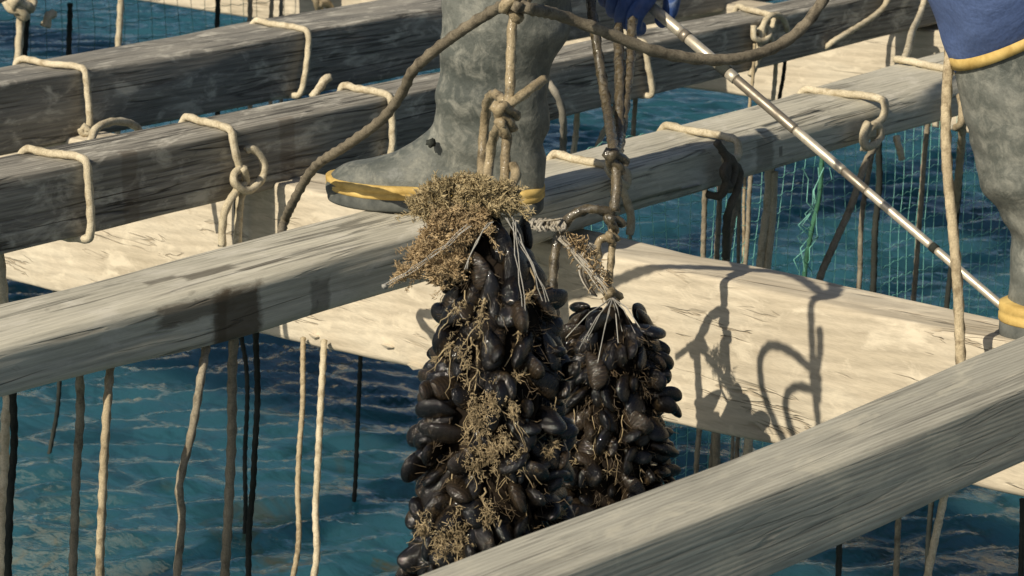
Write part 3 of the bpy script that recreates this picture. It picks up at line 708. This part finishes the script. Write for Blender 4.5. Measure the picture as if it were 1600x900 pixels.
# crown of bushy weed and the drape of finer brown weed on the left shoulder
def weed(root, poly, depth, n, L, r, mat, bulge, name='seaweed', seed=2, per=4, nz=None):
    rnd = random.Random(seed); mb = MB()
    xs = [p[0] for p in poly]; ys = [p[1] for p in poly]
    def inside(x, y):
        k = False; j = len(poly)-1
        for i in range(len(poly)):
            if (poly[i][1] > y) != (poly[j][1] > y) and x < (poly[j][0]-poly[i][0])*(y-poly[i][1])/(poly[j][1]-poly[i][1])+poly[i][0]: k = not k
            j = i
        return k
    cnt = 0
    while cnt < n:
        x, y = rnd.uniform(min(xs), max(xs)), rnd.uniform(min(ys), max(ys))
        if not inside(x, y): continue
        # clumps: keep more points where a lumpy field is high
        cl = noise.noise((x*.055, y*.055, seed))
        if rnd.random() > .55+1.5*cl: continue
        edge = min(inside(x-8, y)+inside(x+8, y)+inside(x, y-8)+inside(x, y+8), 4)/4
        p = od(x, y, depth-bulge*(.25+.75*edge)*rnd.uniform(.2, 1.0)+.02*rnd.random()-.016*cl)
        nr = (toward(p)*.8+Vector((0, 0, .45))+RV*((x-sum(xs)/len(xs))/120)).normalized()
        tuft(mb, p, nr, per, L, r, rnd, .8); cnt += 1
    k = 0
    while k < 70:
        x, y = rnd.uniform(min(xs), max(xs)), rnd.uniform(min(ys), max(ys))
        if not inside(x, y): continue
        k += 1; p = od(x, y, depth-bulge*.7); d = (toward(p)*.3+ZV*rnd.uniform(-.5, .9)+RV*rnd.uniform(-1, 1)*.9).normalized()
        l = rnd.uniform(.012, .030); pts = [p+d*l*t/4+ZV*(-.3*l*(t/4)**2) for t in range(5)]
        thin(mb, pts, r*1.2, r*.5)
        for q in pts[1:]: tuft(mb, q, d, 7, L*.8, r*.8, rnd, 1.3)
    o = mb.build(name, mat, root, smooth=False); tag(o, kind='stuff'); return o
weed(c1, [(640, 318), (668, 290), (704, 280), (738, 274), (772, 284), (802, 290), (806, 330), (780, 336), (730, 330), (690, 345), (655, 335)], D1, 1900, .0080, .0008, WEED1, .045, seed=2, per=5)
weed(c1, [(672, 335), (720, 326), (768, 330), (772, 352), (744, 372), (738, 410), (716, 440), (700, 452), (672, 440), (640, 432), (612, 442), (650, 385)], D1-.015, 1900, .0070, .0007, WEED2, .035, seed=6, per=5)
# netting sock that gathers the top of the left rope
mb = MB(); rnd = random.Random(9)
def sock(x0, y0, x1, y1, depth, n=5, r=.0007, sag=10):
    for k in range(n):
        a, b = rnd.uniform(-7, 7), rnd.uniform(-9, 9)
        thin(mb, [od(x0+(x1-x0)*t/8+a*(1-t/8)+b*t/8+rnd.uniform(-2, 2), y0+(y1-y0)*t/8+sag*math.sin(math.pi*t/8)+rnd.uniform(-2, 2), depth) for t in range(9)], r, r*.8, 4)
sock(735, 352, 600, 446, D1-.058, 3, .0005, sag=8); sock(768, 345, 735, 420, D1-.06, 2, sag=-14); sock(795, 340, 850, 470, D1-.06, 3, sag=-8); sock(803, 345, 826, 520, D1-.065, 2)
blob(mb, od(601, 447, D1-.06), .0035, .0035, .003, amp=.5)
mb.build('net_sock', TWINE, c1)

c2 = empty('mussel_rope', od(957, 465, D2), 'right smaller rope of glossy wet black mussels under a knot with radiating strands', 'mussel rope', 'mussel ropes being hauled up')
prof2 = [(470, 915, 1000), (488, 890, 1026), (530, 880, 1030), (600, 876, 1040), (700, 870, 1050), (800, 868, 1054), (1000, 865, 1055), (1400, 870, 1050)]
at2 = cluster(c2, prof2, D2, od(957, 492, D2).z, od(957, 960, D2).z, 21, vert=.25, lenr=(.040, .056), spacing=.0262)
growth(c2, at2, od(957, 500, D2).z, od(957, 820, D2).z, 14, random.Random(8), HYD, 14, .3, (.0004, .0010))
fuzz(c2, at2, od(957, 510, D2).z, od(957, 830, D2).z, 260, rnd, FUZZ)
mb = MB(); rnd = random.Random(12)
kc = od(958, 464, D2-.02)
for x, y in ((884, 528), (905, 545), (918, 530), (934, 566), (944, 520), (972, 518), (992, 520), (1000, 512), (966, 536)):
    p2 = od(x, y, D2-.075); mid = kc.lerp(p2, .5)+Vector((0, 0, .010))+toward(kc)*.012
    thin(mb, [kc+Vector((rnd.uniform(-.004, .004), rnd.uniform(-.004, .004), 0)), kc.lerp(mid, .5)+toward(kc)*.004, mid, p2], .0011, .0006, 5)
mb.build('byssus_strands', TWINE, c2)

# ------------------------------------------------------------------ hauling ropes
HR = 'hauling ropes of the two mussel ropes'
K0 = od(806, 6, D1)
mbk = MB()
o = ropeobj([[od(800, -900, D1), od(800, -300, D1), od(802, -60, D1), od(804, -20, D1), K0, od(800, 40, D1), od(798, 100, D1), od(796, 150, D1), od(790, 176, D1)], [od(790, 178, D1), od(792, 205, D1), od(790, 240, D1), od(788, 290, D1), od(786, 330, D1)],
             [od(790, 160, D1+.005), od(774, 147, D1+.04), od(762, 158, D1+.09), od(757, 190, D1+.12), od(753, 235, D1+.125), od(752, 285, D1+.10), od(756, 320, D1+.06)],
             [od(788, 196, D1), od(776, 202, D1+.03), od(768, 225, D1+.06), od(764, 255, D1+.07), od(760, 290, D1+.05), od(760, 320, D1+.03)],
             [od(786, 170, D1-.01), od(806, 156, D1-.004), od(830, 138, D1+.01), od(850, 124, D1+.03)],
             [od(800, 258, D1), od(806, 272, D1-.01), od(800, 292, D1-.02), od(808, 304, D1-.02)]], .0058, GOLD,
            'golden-brown wet rope with a side loop holding the left mussels, hanging before the boot', group=HR, name='hauling_rope',
            knots=[(od(789, 178, D1-.01), .019, .006), (od(788, 198, D1-.01), .013, .005), (K0, .019, .0065)])
o = ropeobj([[oy(438, 372, 2.42), od(444, 345, 3.62), od(458, 316, 3.52), od(492, 262, 3.40), od(548, 222, 3.25), od(600, 182, 3.15), od(630, 142, 3.08), od(644, 112, 3.03), od(680, 78, 2.97), od(730, 42, 2.90), od(780, 12, 2.83), K0+Vector((-.004, 0, 0)), od(812, 12, D1-.02)]], .0068, BROWN,
            'thick brown rope rising from behind the beam across the boot to the top knot', group=HR, name='hauling_rope', lobes=4, amp=.13, wob=.002)
o = ropeobj([[K0, od(822, 12, D1-.01), od(880, 26, 2.82), od(950, 52, 2.85), od(1010, 76, 2.88), od(1080, 91, 2.92), od(1150, 92, 2.96), od(1210, 74, 3.0), od(1250, 46, 3.03), od(1286, 0, 3.06), od(1312, -60, 3.09), od(1345, -180, 3.12), od(1380, -420, 3.15), od(1400, -900, 3.15)]], .0072, BROWN,
            'thick brown rope sagging in a wide curve across the top, below the glove', group=HR, name='hauling_rope', lobes=4)
KN = od(962, 250, D2)
o = ropeobj([[od(840, -900, 3.42), od(905, -200, 3.42), od(918, -50, 3.42), od(924, 10, 3.40), od(934, 80, 3.37), od(948, 165, 3.32), od(960, 238, D2+.01), KN], [od(966, 40, 3.42), od(967, 90, 3.38), od(968, 150, 3.34), od(967, 210, 3.30), KN], [od(988, 30, 3.43), od(985, 90, 3.39), od(976, 160, 3.34), od(968, 225, 3.30), KN],
             [KN, od(963, 290, D2), od(960, 330, D2)]], .0070, WET, 'wet dark triple rope falling from the gloved hand to a knot above the right mussels', group=HR, name='hauling_rope', knots=[(KN, .020, .0066), (od(958, 348, D2), .016, .0058)], amp=.16)
o = ropeobj([[od(956, 336, D2), od(940, 328, D2-.01), od(915, 328, D2-.01), od(893, 338, D2-.01), od(878, 358, D2), od(868, 392, D2), od(864, 440, D2), od(860, 490, D2), od(858, 530, D2+.01)]], .0064, WET,
            'dark braided rope curving from the right knot down between the two mussel ropes', group=HR, name='hauling_rope', amp=.2)
mb = MB(); rnd = random.Random(4)
for k in range(9):
    thin(mb, [od(802+8*t+rnd.uniform(-2, 2), 345+k*1.6+6*math.sin(t*.5+k)*.5+rnd.uniform(-1, 1), D2-.02+.002*k) for t in range(10)], .0018, .0014, 4)
for k in range(15):
    a = 806+rnd.uniform(24, 72); b_ = rnd.uniform(-5, 5); thin(mb, [od(a+6*math.cos(t*.9)+b_*math.sin(t*.9), 352+rnd.uniform(7, 10)*math.sin(t*.9), D2-.02+.008*math.cos(t*.9+1)) for t in range(8)], .0022, .0022, 5)
o = mb.build('rope_whipping', FRAY); tag(o, 'pale frayed horizontal rope end bound to the braided rope, between the clusters', 'rope')
mb = MB()
for k in range(26):
    a = rnd.uniform(-6, 6); b = rnd.uniform(-7, 7)
    thin(mb, [od(878+a+(72+b-a)*t/8+rnd.uniform(-1.5, 1.5), 368+abs(a)*.8+88*t/8+rnd.uniform(-2, 2)-5*math.sin(math.pi*t/8), D2-.02+.003*a/2) for t in range(9)], .0016, .0011, 4)
for k in range(14):
    a = rnd.uniform(-6, 6)
    thin(mb, [od(928+a-18*math.sin(t*.4), 382+10*t+a*.4, D2-.018+.001*a) for t in range(9)], .0015, .001, 4)
o = mb.build('frayed_sock', FRAY); tag(o, 'frayed whitish strip of netting slanting down to the knot over the right mussels', 'netting')
mb = MB(); rnd = random.Random(14)
for k in range(120):
    t = rnd.random(); p = od(896+46*t+rnd.uniform(-12, 12), 372+80*t+rnd.uniform(-14, 12)-10*math.sin(t*3), D2-.02+rnd.uniform(-.01, .015))
    tuft(mb, p, toward(p), 3, .011, .0011, rnd, 1.2)
o = mb.build('clinging_weed', WEED2, c2); tag(o, kind='stuff')
o = ropeobj([[od(956, 352, D2), od(956, 385, D2), od(953, 425, D2), od(951, 452, D2), od(958, 466, D2-.01)], [od(955, 376, D2-.01), od(945, 372, D2-.012), od(936, 376, D2-.012), od(933, 392, D2-.01), od(936, 404, D2-.01)]], .0050, GOLD,
            'thin golden cord tying the knot to the right mussels', group=HR, name='hauling_rope', knots=[(od(957, 462, D2-.015), .015, .0055), (od(956, 372, D2-.01), .010, .004)])
# pale hauling line at right
o = ropeobj([[od(1496, -900, 3.02), od(1498, -300, 3.02), od(1494, -60, 3.02), od(1490, 10, 3.02), od(1482, 100, 3.02), od(1477, 190, 3.01), od(1480, 270, 3.0), od(1489, 360, 3.0), od(1497, 450, 2.99), od(1501, 560, 2.98), od(1503, 640, 2.97)]], .0066, TAN,
            'long tan line hanging in front of the cross timber beside the right boot', group=HR, name='hauling_rope', lobes=4)

# ------------------------------------------------------------------ the worker
def rubber():
    m, n, p = newmat('grey_rubber')
    v = mapping(n)
    a = noisetex(n, v, 9, 6, .62, .4); b = noisetex(n, v, 38, 5, .7, .6); c = noisetex(n, v, 160, 3, .7)
    col = ramp(n, a, [(.30, (.062, .070, .062)), (.52, (.115, .122, .106)), (.74, (.20, .202, .175))])
    col = mix(n, ramp(n, b, [(.46, (0, 0, 0)), (.74, (.62, .62, .62))]), col, (.36, .352, .295))
    col = mix(n, ramp(n, noisetex(n, v, 17, 5, .7), [(.58, (0, 0, 0)), (.72, (.55, .55, .55))]), col, (.05, .058, .052))
    col = mix(n, .4, col, ramp(n, c, [(.3, (.6, .6, .6)), (.6, (1.1, 1.1, 1.1))]), 'MULTIPLY')
    n.links.new(col, p.inputs['Base Color']); n.links.new(ramp(n, b, [(.4, (.5,)*3), (.65, (.85,)*3)]), p.inputs['Roughness'])
    p.inputs['Specular IOR Level'].default_value = .35
    bb = bump(n, p, a, .35, .02); bump(n, p, c, .25, .002, bb); return m
RUB = rubber()
YEL = plain('yellow_rubber_trim', (.38, .25, .07), (.66, .47, .16), 34, .75, .3)
SOLE = plain('dark_sole', (.05, .055, .05), (.13, .135, .12), 30, .75)
def ring_loft(rings, n=28):
    """rings: (P, Q, half width, width axis, squareness); P-Q is one axis of each ring"""
    V = []; F = []
    for (P, Q, hw, wa, sq) in rings:
        c = (P+Q)/2; a = (P-Q)/2
        for k in range(n):
            th = 2*math.pi*k/n; cs, sn = math.cos(th), math.sin(th); e = 2/sq
            V.append(c+a*(abs(cs)**e*(1 if cs >= 0 else -1))+wa*(hw*abs(sn)**e*(1 if sn >= 0 else -1)))
    m = len(rings)
    for i in range(m-1):
        for k in range(n):
            x = i*n+k; y = i*n+(k+1) % n; F.append((x, y, y+n, x+n))
    F.append(tuple((m-1)*n+k for k in range(n)))
    return V, F
def smooth_rings(R, sub=4):
    out = []; m = len(R)
    for i in range(m-1):
        for k in range(sub):
            t = k/sub
            def cr(f):
                p0, p1, p2, p3 = f(R[max(i-1, 0)]), f(R[i]), f(R[i+1]), f(R[min(i+2, m-1)])
                return p1*(2*t**3-3*t*t+1)+p2*(3*t*t-2*t**3)+(p2-p0)*.5*(t**3-2*t*t+t)+(p3-p1)*.5*(t**3-t*t)
            out.append((cr(lambda r: r[0]), cr(lambda r: r[1]), cr(lambda r: r[2]), cr(lambda r: r[3]).normalized(), cr(lambda r: r[4])))
    out.append(R[-1]); return out
def wrinkle(V, amt, f, lo, hi, seed):
    out = []
    for v in V:
        z = v.z; k = max(0, min(1, (z-lo)/.04))*max(0, min(1, (hi-z)/.04))
        q = noise.noise(Vector((v.x*9+seed, v.y*9, v.z*f)))+.5*noise.noise(Vector((v.x*20, v.y*20+seed, v.z*f*1.7)))
        out.append(v+Vector((RV.x, RV.y, 0))*(q*amt*k)+HV*(noise.noise(Vector((v.x*12, v.z*f, seed+5)))*amt*.8*k))
    return out
worker = empty('person', Vector((2.62, 2.19, 0)), 'worker in blue trousers and grey rubber boots, gloved hand on a pole', 'person')
# left boot: stands across the bleached beam, toe to the left
heel = oz(822, 330, 0.001); toe = oz(548, 316, 0.001)
fd = (toe-heel); fd.z = 0; fd.normalize()               # foot direction on the beam
wd = Vector((-fd.y, fd.x, 0))
if wd.dot(HV) < 0: wd = -wd
def onboot(x, y):                                        # the vertical plane through heel and toe
    d = ray(x, y); n_ = wd; return C0+d*((heel-C0).dot(n_)/d.dot(n_))
pairs = [((690, -110), (905, -110), .084, 2.0), ((693, -50), (897, -50), .084, 2.0), ((693, 0), (890, 0), .083, 2.0), ((690, 45), (888, 50), .080, 2.0), ((688, 92), (866, 92), .074, 2.0), ((685, 132), (860, 130), .068, 2.0), ((684, 162), (857, 180), .063, 2.05),
         ((680, 185), (853, 238), .056, 2.1), ((670, 201), (849, 292), .047, 2.2), ((655, 214), (836, 327), .042, 2.35), ((638, 225), (785, 329), .042, 2.5), ((612, 239), (715, 329), .046, 2.6), ((575, 249), (645, 328), .050, 2.6), ((545, 254), (588, 326), .047, 2.5), ((527, 262), (552, 320), .041, 2.5), ((516, 274), (526, 312), .030, 2.4), ((511, 286), (514, 300), .012, 2.0)]
R = smooth_rings([(onboot(*a), onboot(*b), hw, wd, sq) for a, b, hw, sq in pairs], 5)
V, F = ring_loft(R, 36); V = wrinkle(V, .007, 26, .06, .36, 1)
lb = mesh('boot', V, F, RUB, worker)
def foxing(parent, heel, fd, wd, L, zs, hwf, lift, mat, name, bulge, off):
    """a band of rubber running right round the foot"""
    n = 60; rows = len(zs); V = []; F = []
    for j, z in enumerate(zs):
        for k in range(n):
            th = 2*math.pi*k/n; t = .5-.5*math.cos(th); side = 1 if math.sin(th) >= 0 else -1
            x = -off+t*(L+2*off); hw = hwf(t)+off
            V.append(heel+fd*x+wd*(side*hw)+ZV*(z+lift(t))-fd*0)
            V[-1] = V[-1]+(wd*side*bulge[j] if .03 < t < .97 else fd*(bulge[j] if t >= .5 else -bulge[j]))
    for j in range(rows-1):
        for k in range(n):
            a = j*n+k; b = j*n+(k+1) % n; F.append((a, b, b+n, a+n))
    F.append(tuple(range(n))[::-1]); F.append(tuple((rows-1)*n+k for k in range(n)))
    return mesh(name, V, F, mat, parent)
Lf = (toe-heel).dot(fd)+.051
h0 = heel-fd*.021
def hwL(t):
    w0 = .0435-.004*math.exp(-((t-.42)/.16)**2)+.0075*min(1, max(0, (t-.40)/.25))
    if t < .16: w0 *= (1-(1-t/.16)**2.5)**(1/2.5)
    if t > .70: w0 *= max(0, 1-((t-.70)/.30)**2.5)**(1/2.2)
    return w0+.001
liftL = lambda t: .007*max(0, (t-.70)/.30)**2
foxing(lb, h0, fd, wd, Lf, [.001, .004, .020], hwL, liftL, SOLE, 'sole', [0, .001, .001], .002)
foxing(lb, h0, fd, wd, Lf, [.019, .021, .026, .028, .030, .037, .039], hwL, liftL, YEL, 'trim_band', [.001, .003, .003, .001, .003, .003, -.004], .002)
# scuffed hole patch on the instep
mb = MB(); blob(mb, onboot(687, 212)-wd*.050, .007, .007, .006, seed=3, amp=.6)
mb.build('scuff_patch', DARK, lb)
# right boot: on the cross timber, leg slanting, foot along the timber
pz = -.070
hR = oz(1556, 516, pz); hR.x = max(hR.x, FX0(hR.y)+.04)
def onR(x, y): d = ray(x, y); return C0+d*((hR-C0).dot(HV)/d.dot(HV))      # fronto-parallel plane for the shaft
sp = [((1692, -5), (1490, 98), .084, 2.0), ((1692, 70), (1498, 140), .083, 2.0), ((1692, 130), (1507, 180), .082, 2.0), ((1694, 180), (1516, 212), .080, 2.0), ((1695, 230), (1527, 248), .077, 2.0), ((1697, 278), (1533, 288), .073, 2.0), ((1702, 322), (1554, 326), .063, 2.0), ((1712, 362), (1577, 366), .056, 2.1), ((1726, 392), (1580, 398), .052, 2.2)]
R = [(onR(*a), onR(*b), hw, HV.copy(), sq) for a, b, hw, sq in sp]
fR = Vector((0, -1, 0)); wR = Vector((1, 0, 0))
def fp(t, z): return Vector((hR.x+.012, hR.y-.010-t, pz+z))
ank = R[-1]
for (tP, zP, tQ, zQ, hw, sq, k) in ((.155, .090, .0, .062, .042, 2.3, .5), (.165, .082, .004, .02, .042, 2.4, .85), (.18, .078, .05, .002, .042, 2.5, 1), (.205, .072, .13, .002, .046, 2.6, 1), (.245, .062, .20, .003, .050, 2.6, 1), (.275, .054, .25, .006, .044, 2.5, 1), (.295, .038, .288, .014, .026, 2.2, 1), (.30, .028, .30, .022, .01, 2, 1)):
    R.append((fp(tP, zP), fp(tQ, zQ), hw, HV.lerp(wR, k).normalized(), sq))
V, F = ring_loft(smooth_rings(R, 5), 36); V = wrinkle(V, .010, 24, .0, .24, 4)
rb = mesh('boot', V, F, RUB, worker)
hwR = lambda t: hwL(t)
h1 = fp(.0, 0)
foxing(rb, h1, fR, wR, .30, [.001, .004, .021], hwR, liftL, SOLE, 'sole', [0, .001, .001], .002)
foxing(rb, h1, fR, wR, .30, [.021, .023, .031, .033, .036, .045, .047], hwR, liftL, YEL, 'trim_band', [.001, .003, .003, .001, .003, .003, -.004], .002)
# yellow cuff at the top of the right boot
def cuff(ring, ring2, parent, off=.003):
    Vs = []; n = 40
    for (rg, o_) in ((ring, off), (ring, off+.002), (ring2, off+.002), (ring2, off)):
        P, Q, hw, wa, sq = rg; c = (P+Q)/2; a = (P-Q)/2
        for k in range(n):
            th = 2*math.pi*k/n; Vs.append(c+a*(1+o_/a.length)*math.cos(th)+wa*((hw+o_)*math.sin(th)))
    Fs = [(j*n+k, j*n+(k+1) % n, (j+1)*n+(k+1) % n, (j+1)*n+k) for j in range(3) for k in range(n)]
    return mesh('cuff', Vs, Fs, YEL, parent)
r0 = (onR(1693, -15), onR(1489, 88), .085, HV.copy(), 2.0); r1 = (onR(1692, 2), onR(1492, 105), .0845, HV.copy(), 2.0)
cuff(r0, r1, rb)
r0 = (onboot(690, -112), onboot(905, -112), .085, wd, 2.0); r1 = (onboot(690, -95), onboot(904, -95), .085, wd, 2.0)
cuff(r0, r1, lb)

# body: one continuous skin from feet to head, mostly above the frame
def cloth():
    m, n, p = newmat('blue_work_cloth')
    v = mapping(n); a = noisetex(n, v, 7, 5, .6, .5); c = noisetex(n, v, 300, 2)
    col = ramp(n, a, [(.3, (.045, .078, .190)), (.7, (.095, .145, .30))])
    n.links.new(mix(n, .4, col, ramp(n, c, [(.3, (.6,)*3), (.7, (1.2,)*3)]), 'MULTIPLY'), p.inputs['Base Color']); setin(p, Roughness=.8)
    bump(n, p, a, .3, .03); return m
BLUE = cloth()
def glovemat():
    m, n, p = newmat('blue_rubber_glove')
    a = noisetex(n, mapping(n), 28, 5, .6, .4)
    n.links.new(ramp(n, a, [(.3, (.012, .035, .14)), (.62, (.045, .095, .27)), (.8, (.30, .36, .48))]), p.inputs['Base Color'])
    setin(p, Roughness=.5); bump(n, p, a, .5, .012); return m
GLOVE = glovemat()
def skin(name, verts, edges, radii, mat, parent, sub=2, root=0):
    me = bpy.data.meshes.new(name); me.from_pydata([tuple(v) for v in verts], edges, []); me.update()
    o = bpy.data.objects.new(name, me); link(o)
    m = o.modifiers.new('skin', 'SKIN'); m.use_smooth_shade = True
    for i, r in enumerate(radii):
        me.skin_vertices[0].data[i].radius = (r, r) if not isinstance(r, tuple) else r
        me.skin_vertices[0].data[i].use_root = (i == root)
    s = o.modifiers.new('sub', 'SUBSURF'); s.levels = sub; s.render_levels = sub
    dg = bpy.context.evaluated_depsgraph_get(); ev = o.evaluated_get(dg); me2 = bpy.data.meshes.new_from_object(ev)
    bpy.data.objects.remove(o); me2.name = name
    me2.materials.clear(); me2.materials.append(mat)
    o2 = bpy.data.objects.new(name, me2); link(o2)
    me2.polygons.foreach_set('use_smooth', [True]*len(me2.polygons))
    if parent: o2.parent = parent; o2.matrix_parent_inverse = Matrix.Translation(-Vector(parent.location))
    return o2
kL = onboot(797, -120)+Vector((0, 0, .0)); kR = onR(1588, 60)
hand = od(985, -12, 3.48)
hipL, hipR = Vector((2.92, 1.98, .80)), Vector((3.0, 1.76, .80))
ftR = hR+Vector((0, -.06, .10))
BV = [Vector((2.96, 1.87, .86)), Vector((2.94, 1.86, 1.08)), Vector((2.90, 1.86, 1.28)), Vector((2.86, 1.87, 1.40)), Vector((2.84, 1.87, 1.56)), Vector((2.84, 1.87, 1.66)),
      hipL, kL+Vector((.0, 0, .07)), onboot(790, 60), onboot(780, 230),
      hipR, kR+Vector((0, .012, .06)), onR(1598, 130), onR(1645, 380),
      Vector((2.86, 2.02, 1.30)), Vector((2.90, 2.04, .98)), Vector((2.84, 2.03, .66)), hand+Vector((0, 0, .13)),
      Vector((2.98, 1.70, 1.30)), Vector((3.06, 1.62, 1.02)), Vector((3.02, 1.58, .80))]
BE = [(0, 1), (1, 2), (2, 3), (3, 4), (4, 5), (0, 6), (6, 7), (7, 8), (8, 9), (0, 10), (10, 11), (11, 12), (12, 13), (2, 14), (14, 15), (15, 16), (16, 17), (2, 18), (18, 19), (19, 20)]
BR = [.15, .145, .15, .06, .10, .085, .105, .082, .060, .035, .105, .088, .066, .035, .07, .055, .048, .036, .07, .055, .045]
skin('trousers_and_jacket', BV, BE, BR, BLUE, worker)
# loose trouser leg gathered at the cuff of the right boot
tr = [(onR(1705, -170), onR(1415, -90), .11, HV.copy(), 2.0), (onR(1700, -110), onR(1430, -45), .11, HV.copy(), 2.0), (onR(1696, -70), onR(1447, 5), .105, HV.copy(), 2.0), (onR(1693, -40), onR(1468, 55), .095, HV.copy(), 2.0), (onR(1691, -12), onR(1491, 94), .082, HV.copy(), 2.0), (onR(1688, 14), onR(1500, 115), .072, HV.copy(), 2.0)]
V, F = ring_loft(smooth_rings(tr, 5), 36); V = wrinkle(V, .016, 9, .22, .7, 9)
mesh('trouser_leg', V, F, BLUE, worker)
# gloved hand closed round the pole
pe = od(1556, 470, 3.20); ph = od(1040, 30, 3.50); pa = (pe-ph).normalized()
gc = ph-pa*.066-ZV*.006                                         # middle of the grip
side = (toward(gc)-pa*toward(gc).dot(pa)).normalized(); upv = pa.cross(side); 
if upv.z < 0: upv = -upv
GV = [gc+upv*.115+side*.01, gc+upv*.06+side*.012, gc+upv*.030+side*.018]; GE = [(0, 1), (1, 2)]; GR = [(.040, .036), (.048, .034), (.046, .028)]
for k, off in enumerate((.033, .011, -.011, -.033)):
    b = len(GV); s_ = (1.0, 1.08, 1.0, .86)[k]
    kn = gc+pa*off+upv*.026*s_+side*.026; m1 = gc+pa*off*1.02-upv*.012*s_+side*.034; m2 = gc+pa*off-upv*.036*s_+side*.012; tp = gc+pa*off*.95-upv*.030*s_-side*.016
    GV += [kn, m1, m2, tp]; GE += [(2, b), (b, b+1), (b+1, b+2), (b+2, b+3)]; GR += [.0155, .0148, .0140, .0120]
b = len(GV)
GV += [gc+pa*.040+upv*.045-side*.006, gc+pa*.050+upv*.012-side*.022, gc+pa*.046-upv*.014-side*.018]; GE += [(1, b), (b, b+1), (b+1, b+2)]; GR += [.016, .0135, .011]
skin('glove', GV, GE, GR, GLOVE, worker, 2)

# ------------------------------------------------------------------ boat hook pole
def metal(name, c, rough, metallic=1.0):
    m, n, p = newmat(name)
    a = noisetex(n, mapping(n), 90, 4, .7)
    n.links.new(ramp(n, a, [(.3, tuple(x*.6 for x in c)), (.6, c)]), p.inputs['Base Color'])
    n.links.new(ramp(n, a, [(.3, (rough+.15,)*3), (.7, (rough,)*3)]), p.inputs['Roughness']); p.inputs['Metallic'].default_value = metallic; return m
STEEL = metal('worn_steel', (.66, .59, .46), .34, .55); DARKMET = metal('darker_metal', (.30, .26, .20), .36, .6)  # the second is a darker metal for some tube sections and a joint
pole = empty('pole', ph, 'long jointed metal pole slanting from the glove down to the right boot', 'pole')
def along(px):   # point of the pole seen at picture column px
    lo, hi = -.3, 1.3
    for _ in range(50):
        mid = (lo+hi)/2; q = ph.lerp(pe, mid)-C0
        if 800+FPX*q.dot(RV)/q.dot(FW) < px: lo = mid
        else: hi = mid
    return ph.lerp(pe, lo)
def cyl(a, b, r, mat, name):
    mb_ = MB(); tube(mb_, [a, a.lerp(b, .03), a.lerp(b, .5), a.lerp(b, .97), b], r, sides=16, step=.05, amp=0, hairy=0, taper=lambda t: .9 if t < .001 or t > .999 else 1); return mb_.build(name, mat, pole)
cyl(ph-pa*.20, along(1066), .0086, STEEL, 'tube'); cyl(along(1066), along(1075), .0094, DARKMET, 'joint'); cyl(along(1075), along(1124), .0083, STEEL, 'tube'); cyl(along(1124), along(1138), .0092, DARK, 'joint')
cyl(along(1138), along(1150), .0084, STEEL, 'tube'); cyl(along(1150), along(1243), .0076, DARKMET, 'tube'); cyl(along(1243), along(1318), .0070, STEEL, 'tube'); cyl(along(1318), along(1354), .0064, DARKMET, 'tube'); cyl(along(1354), along(1455), .0062, STEEL, 'tube')
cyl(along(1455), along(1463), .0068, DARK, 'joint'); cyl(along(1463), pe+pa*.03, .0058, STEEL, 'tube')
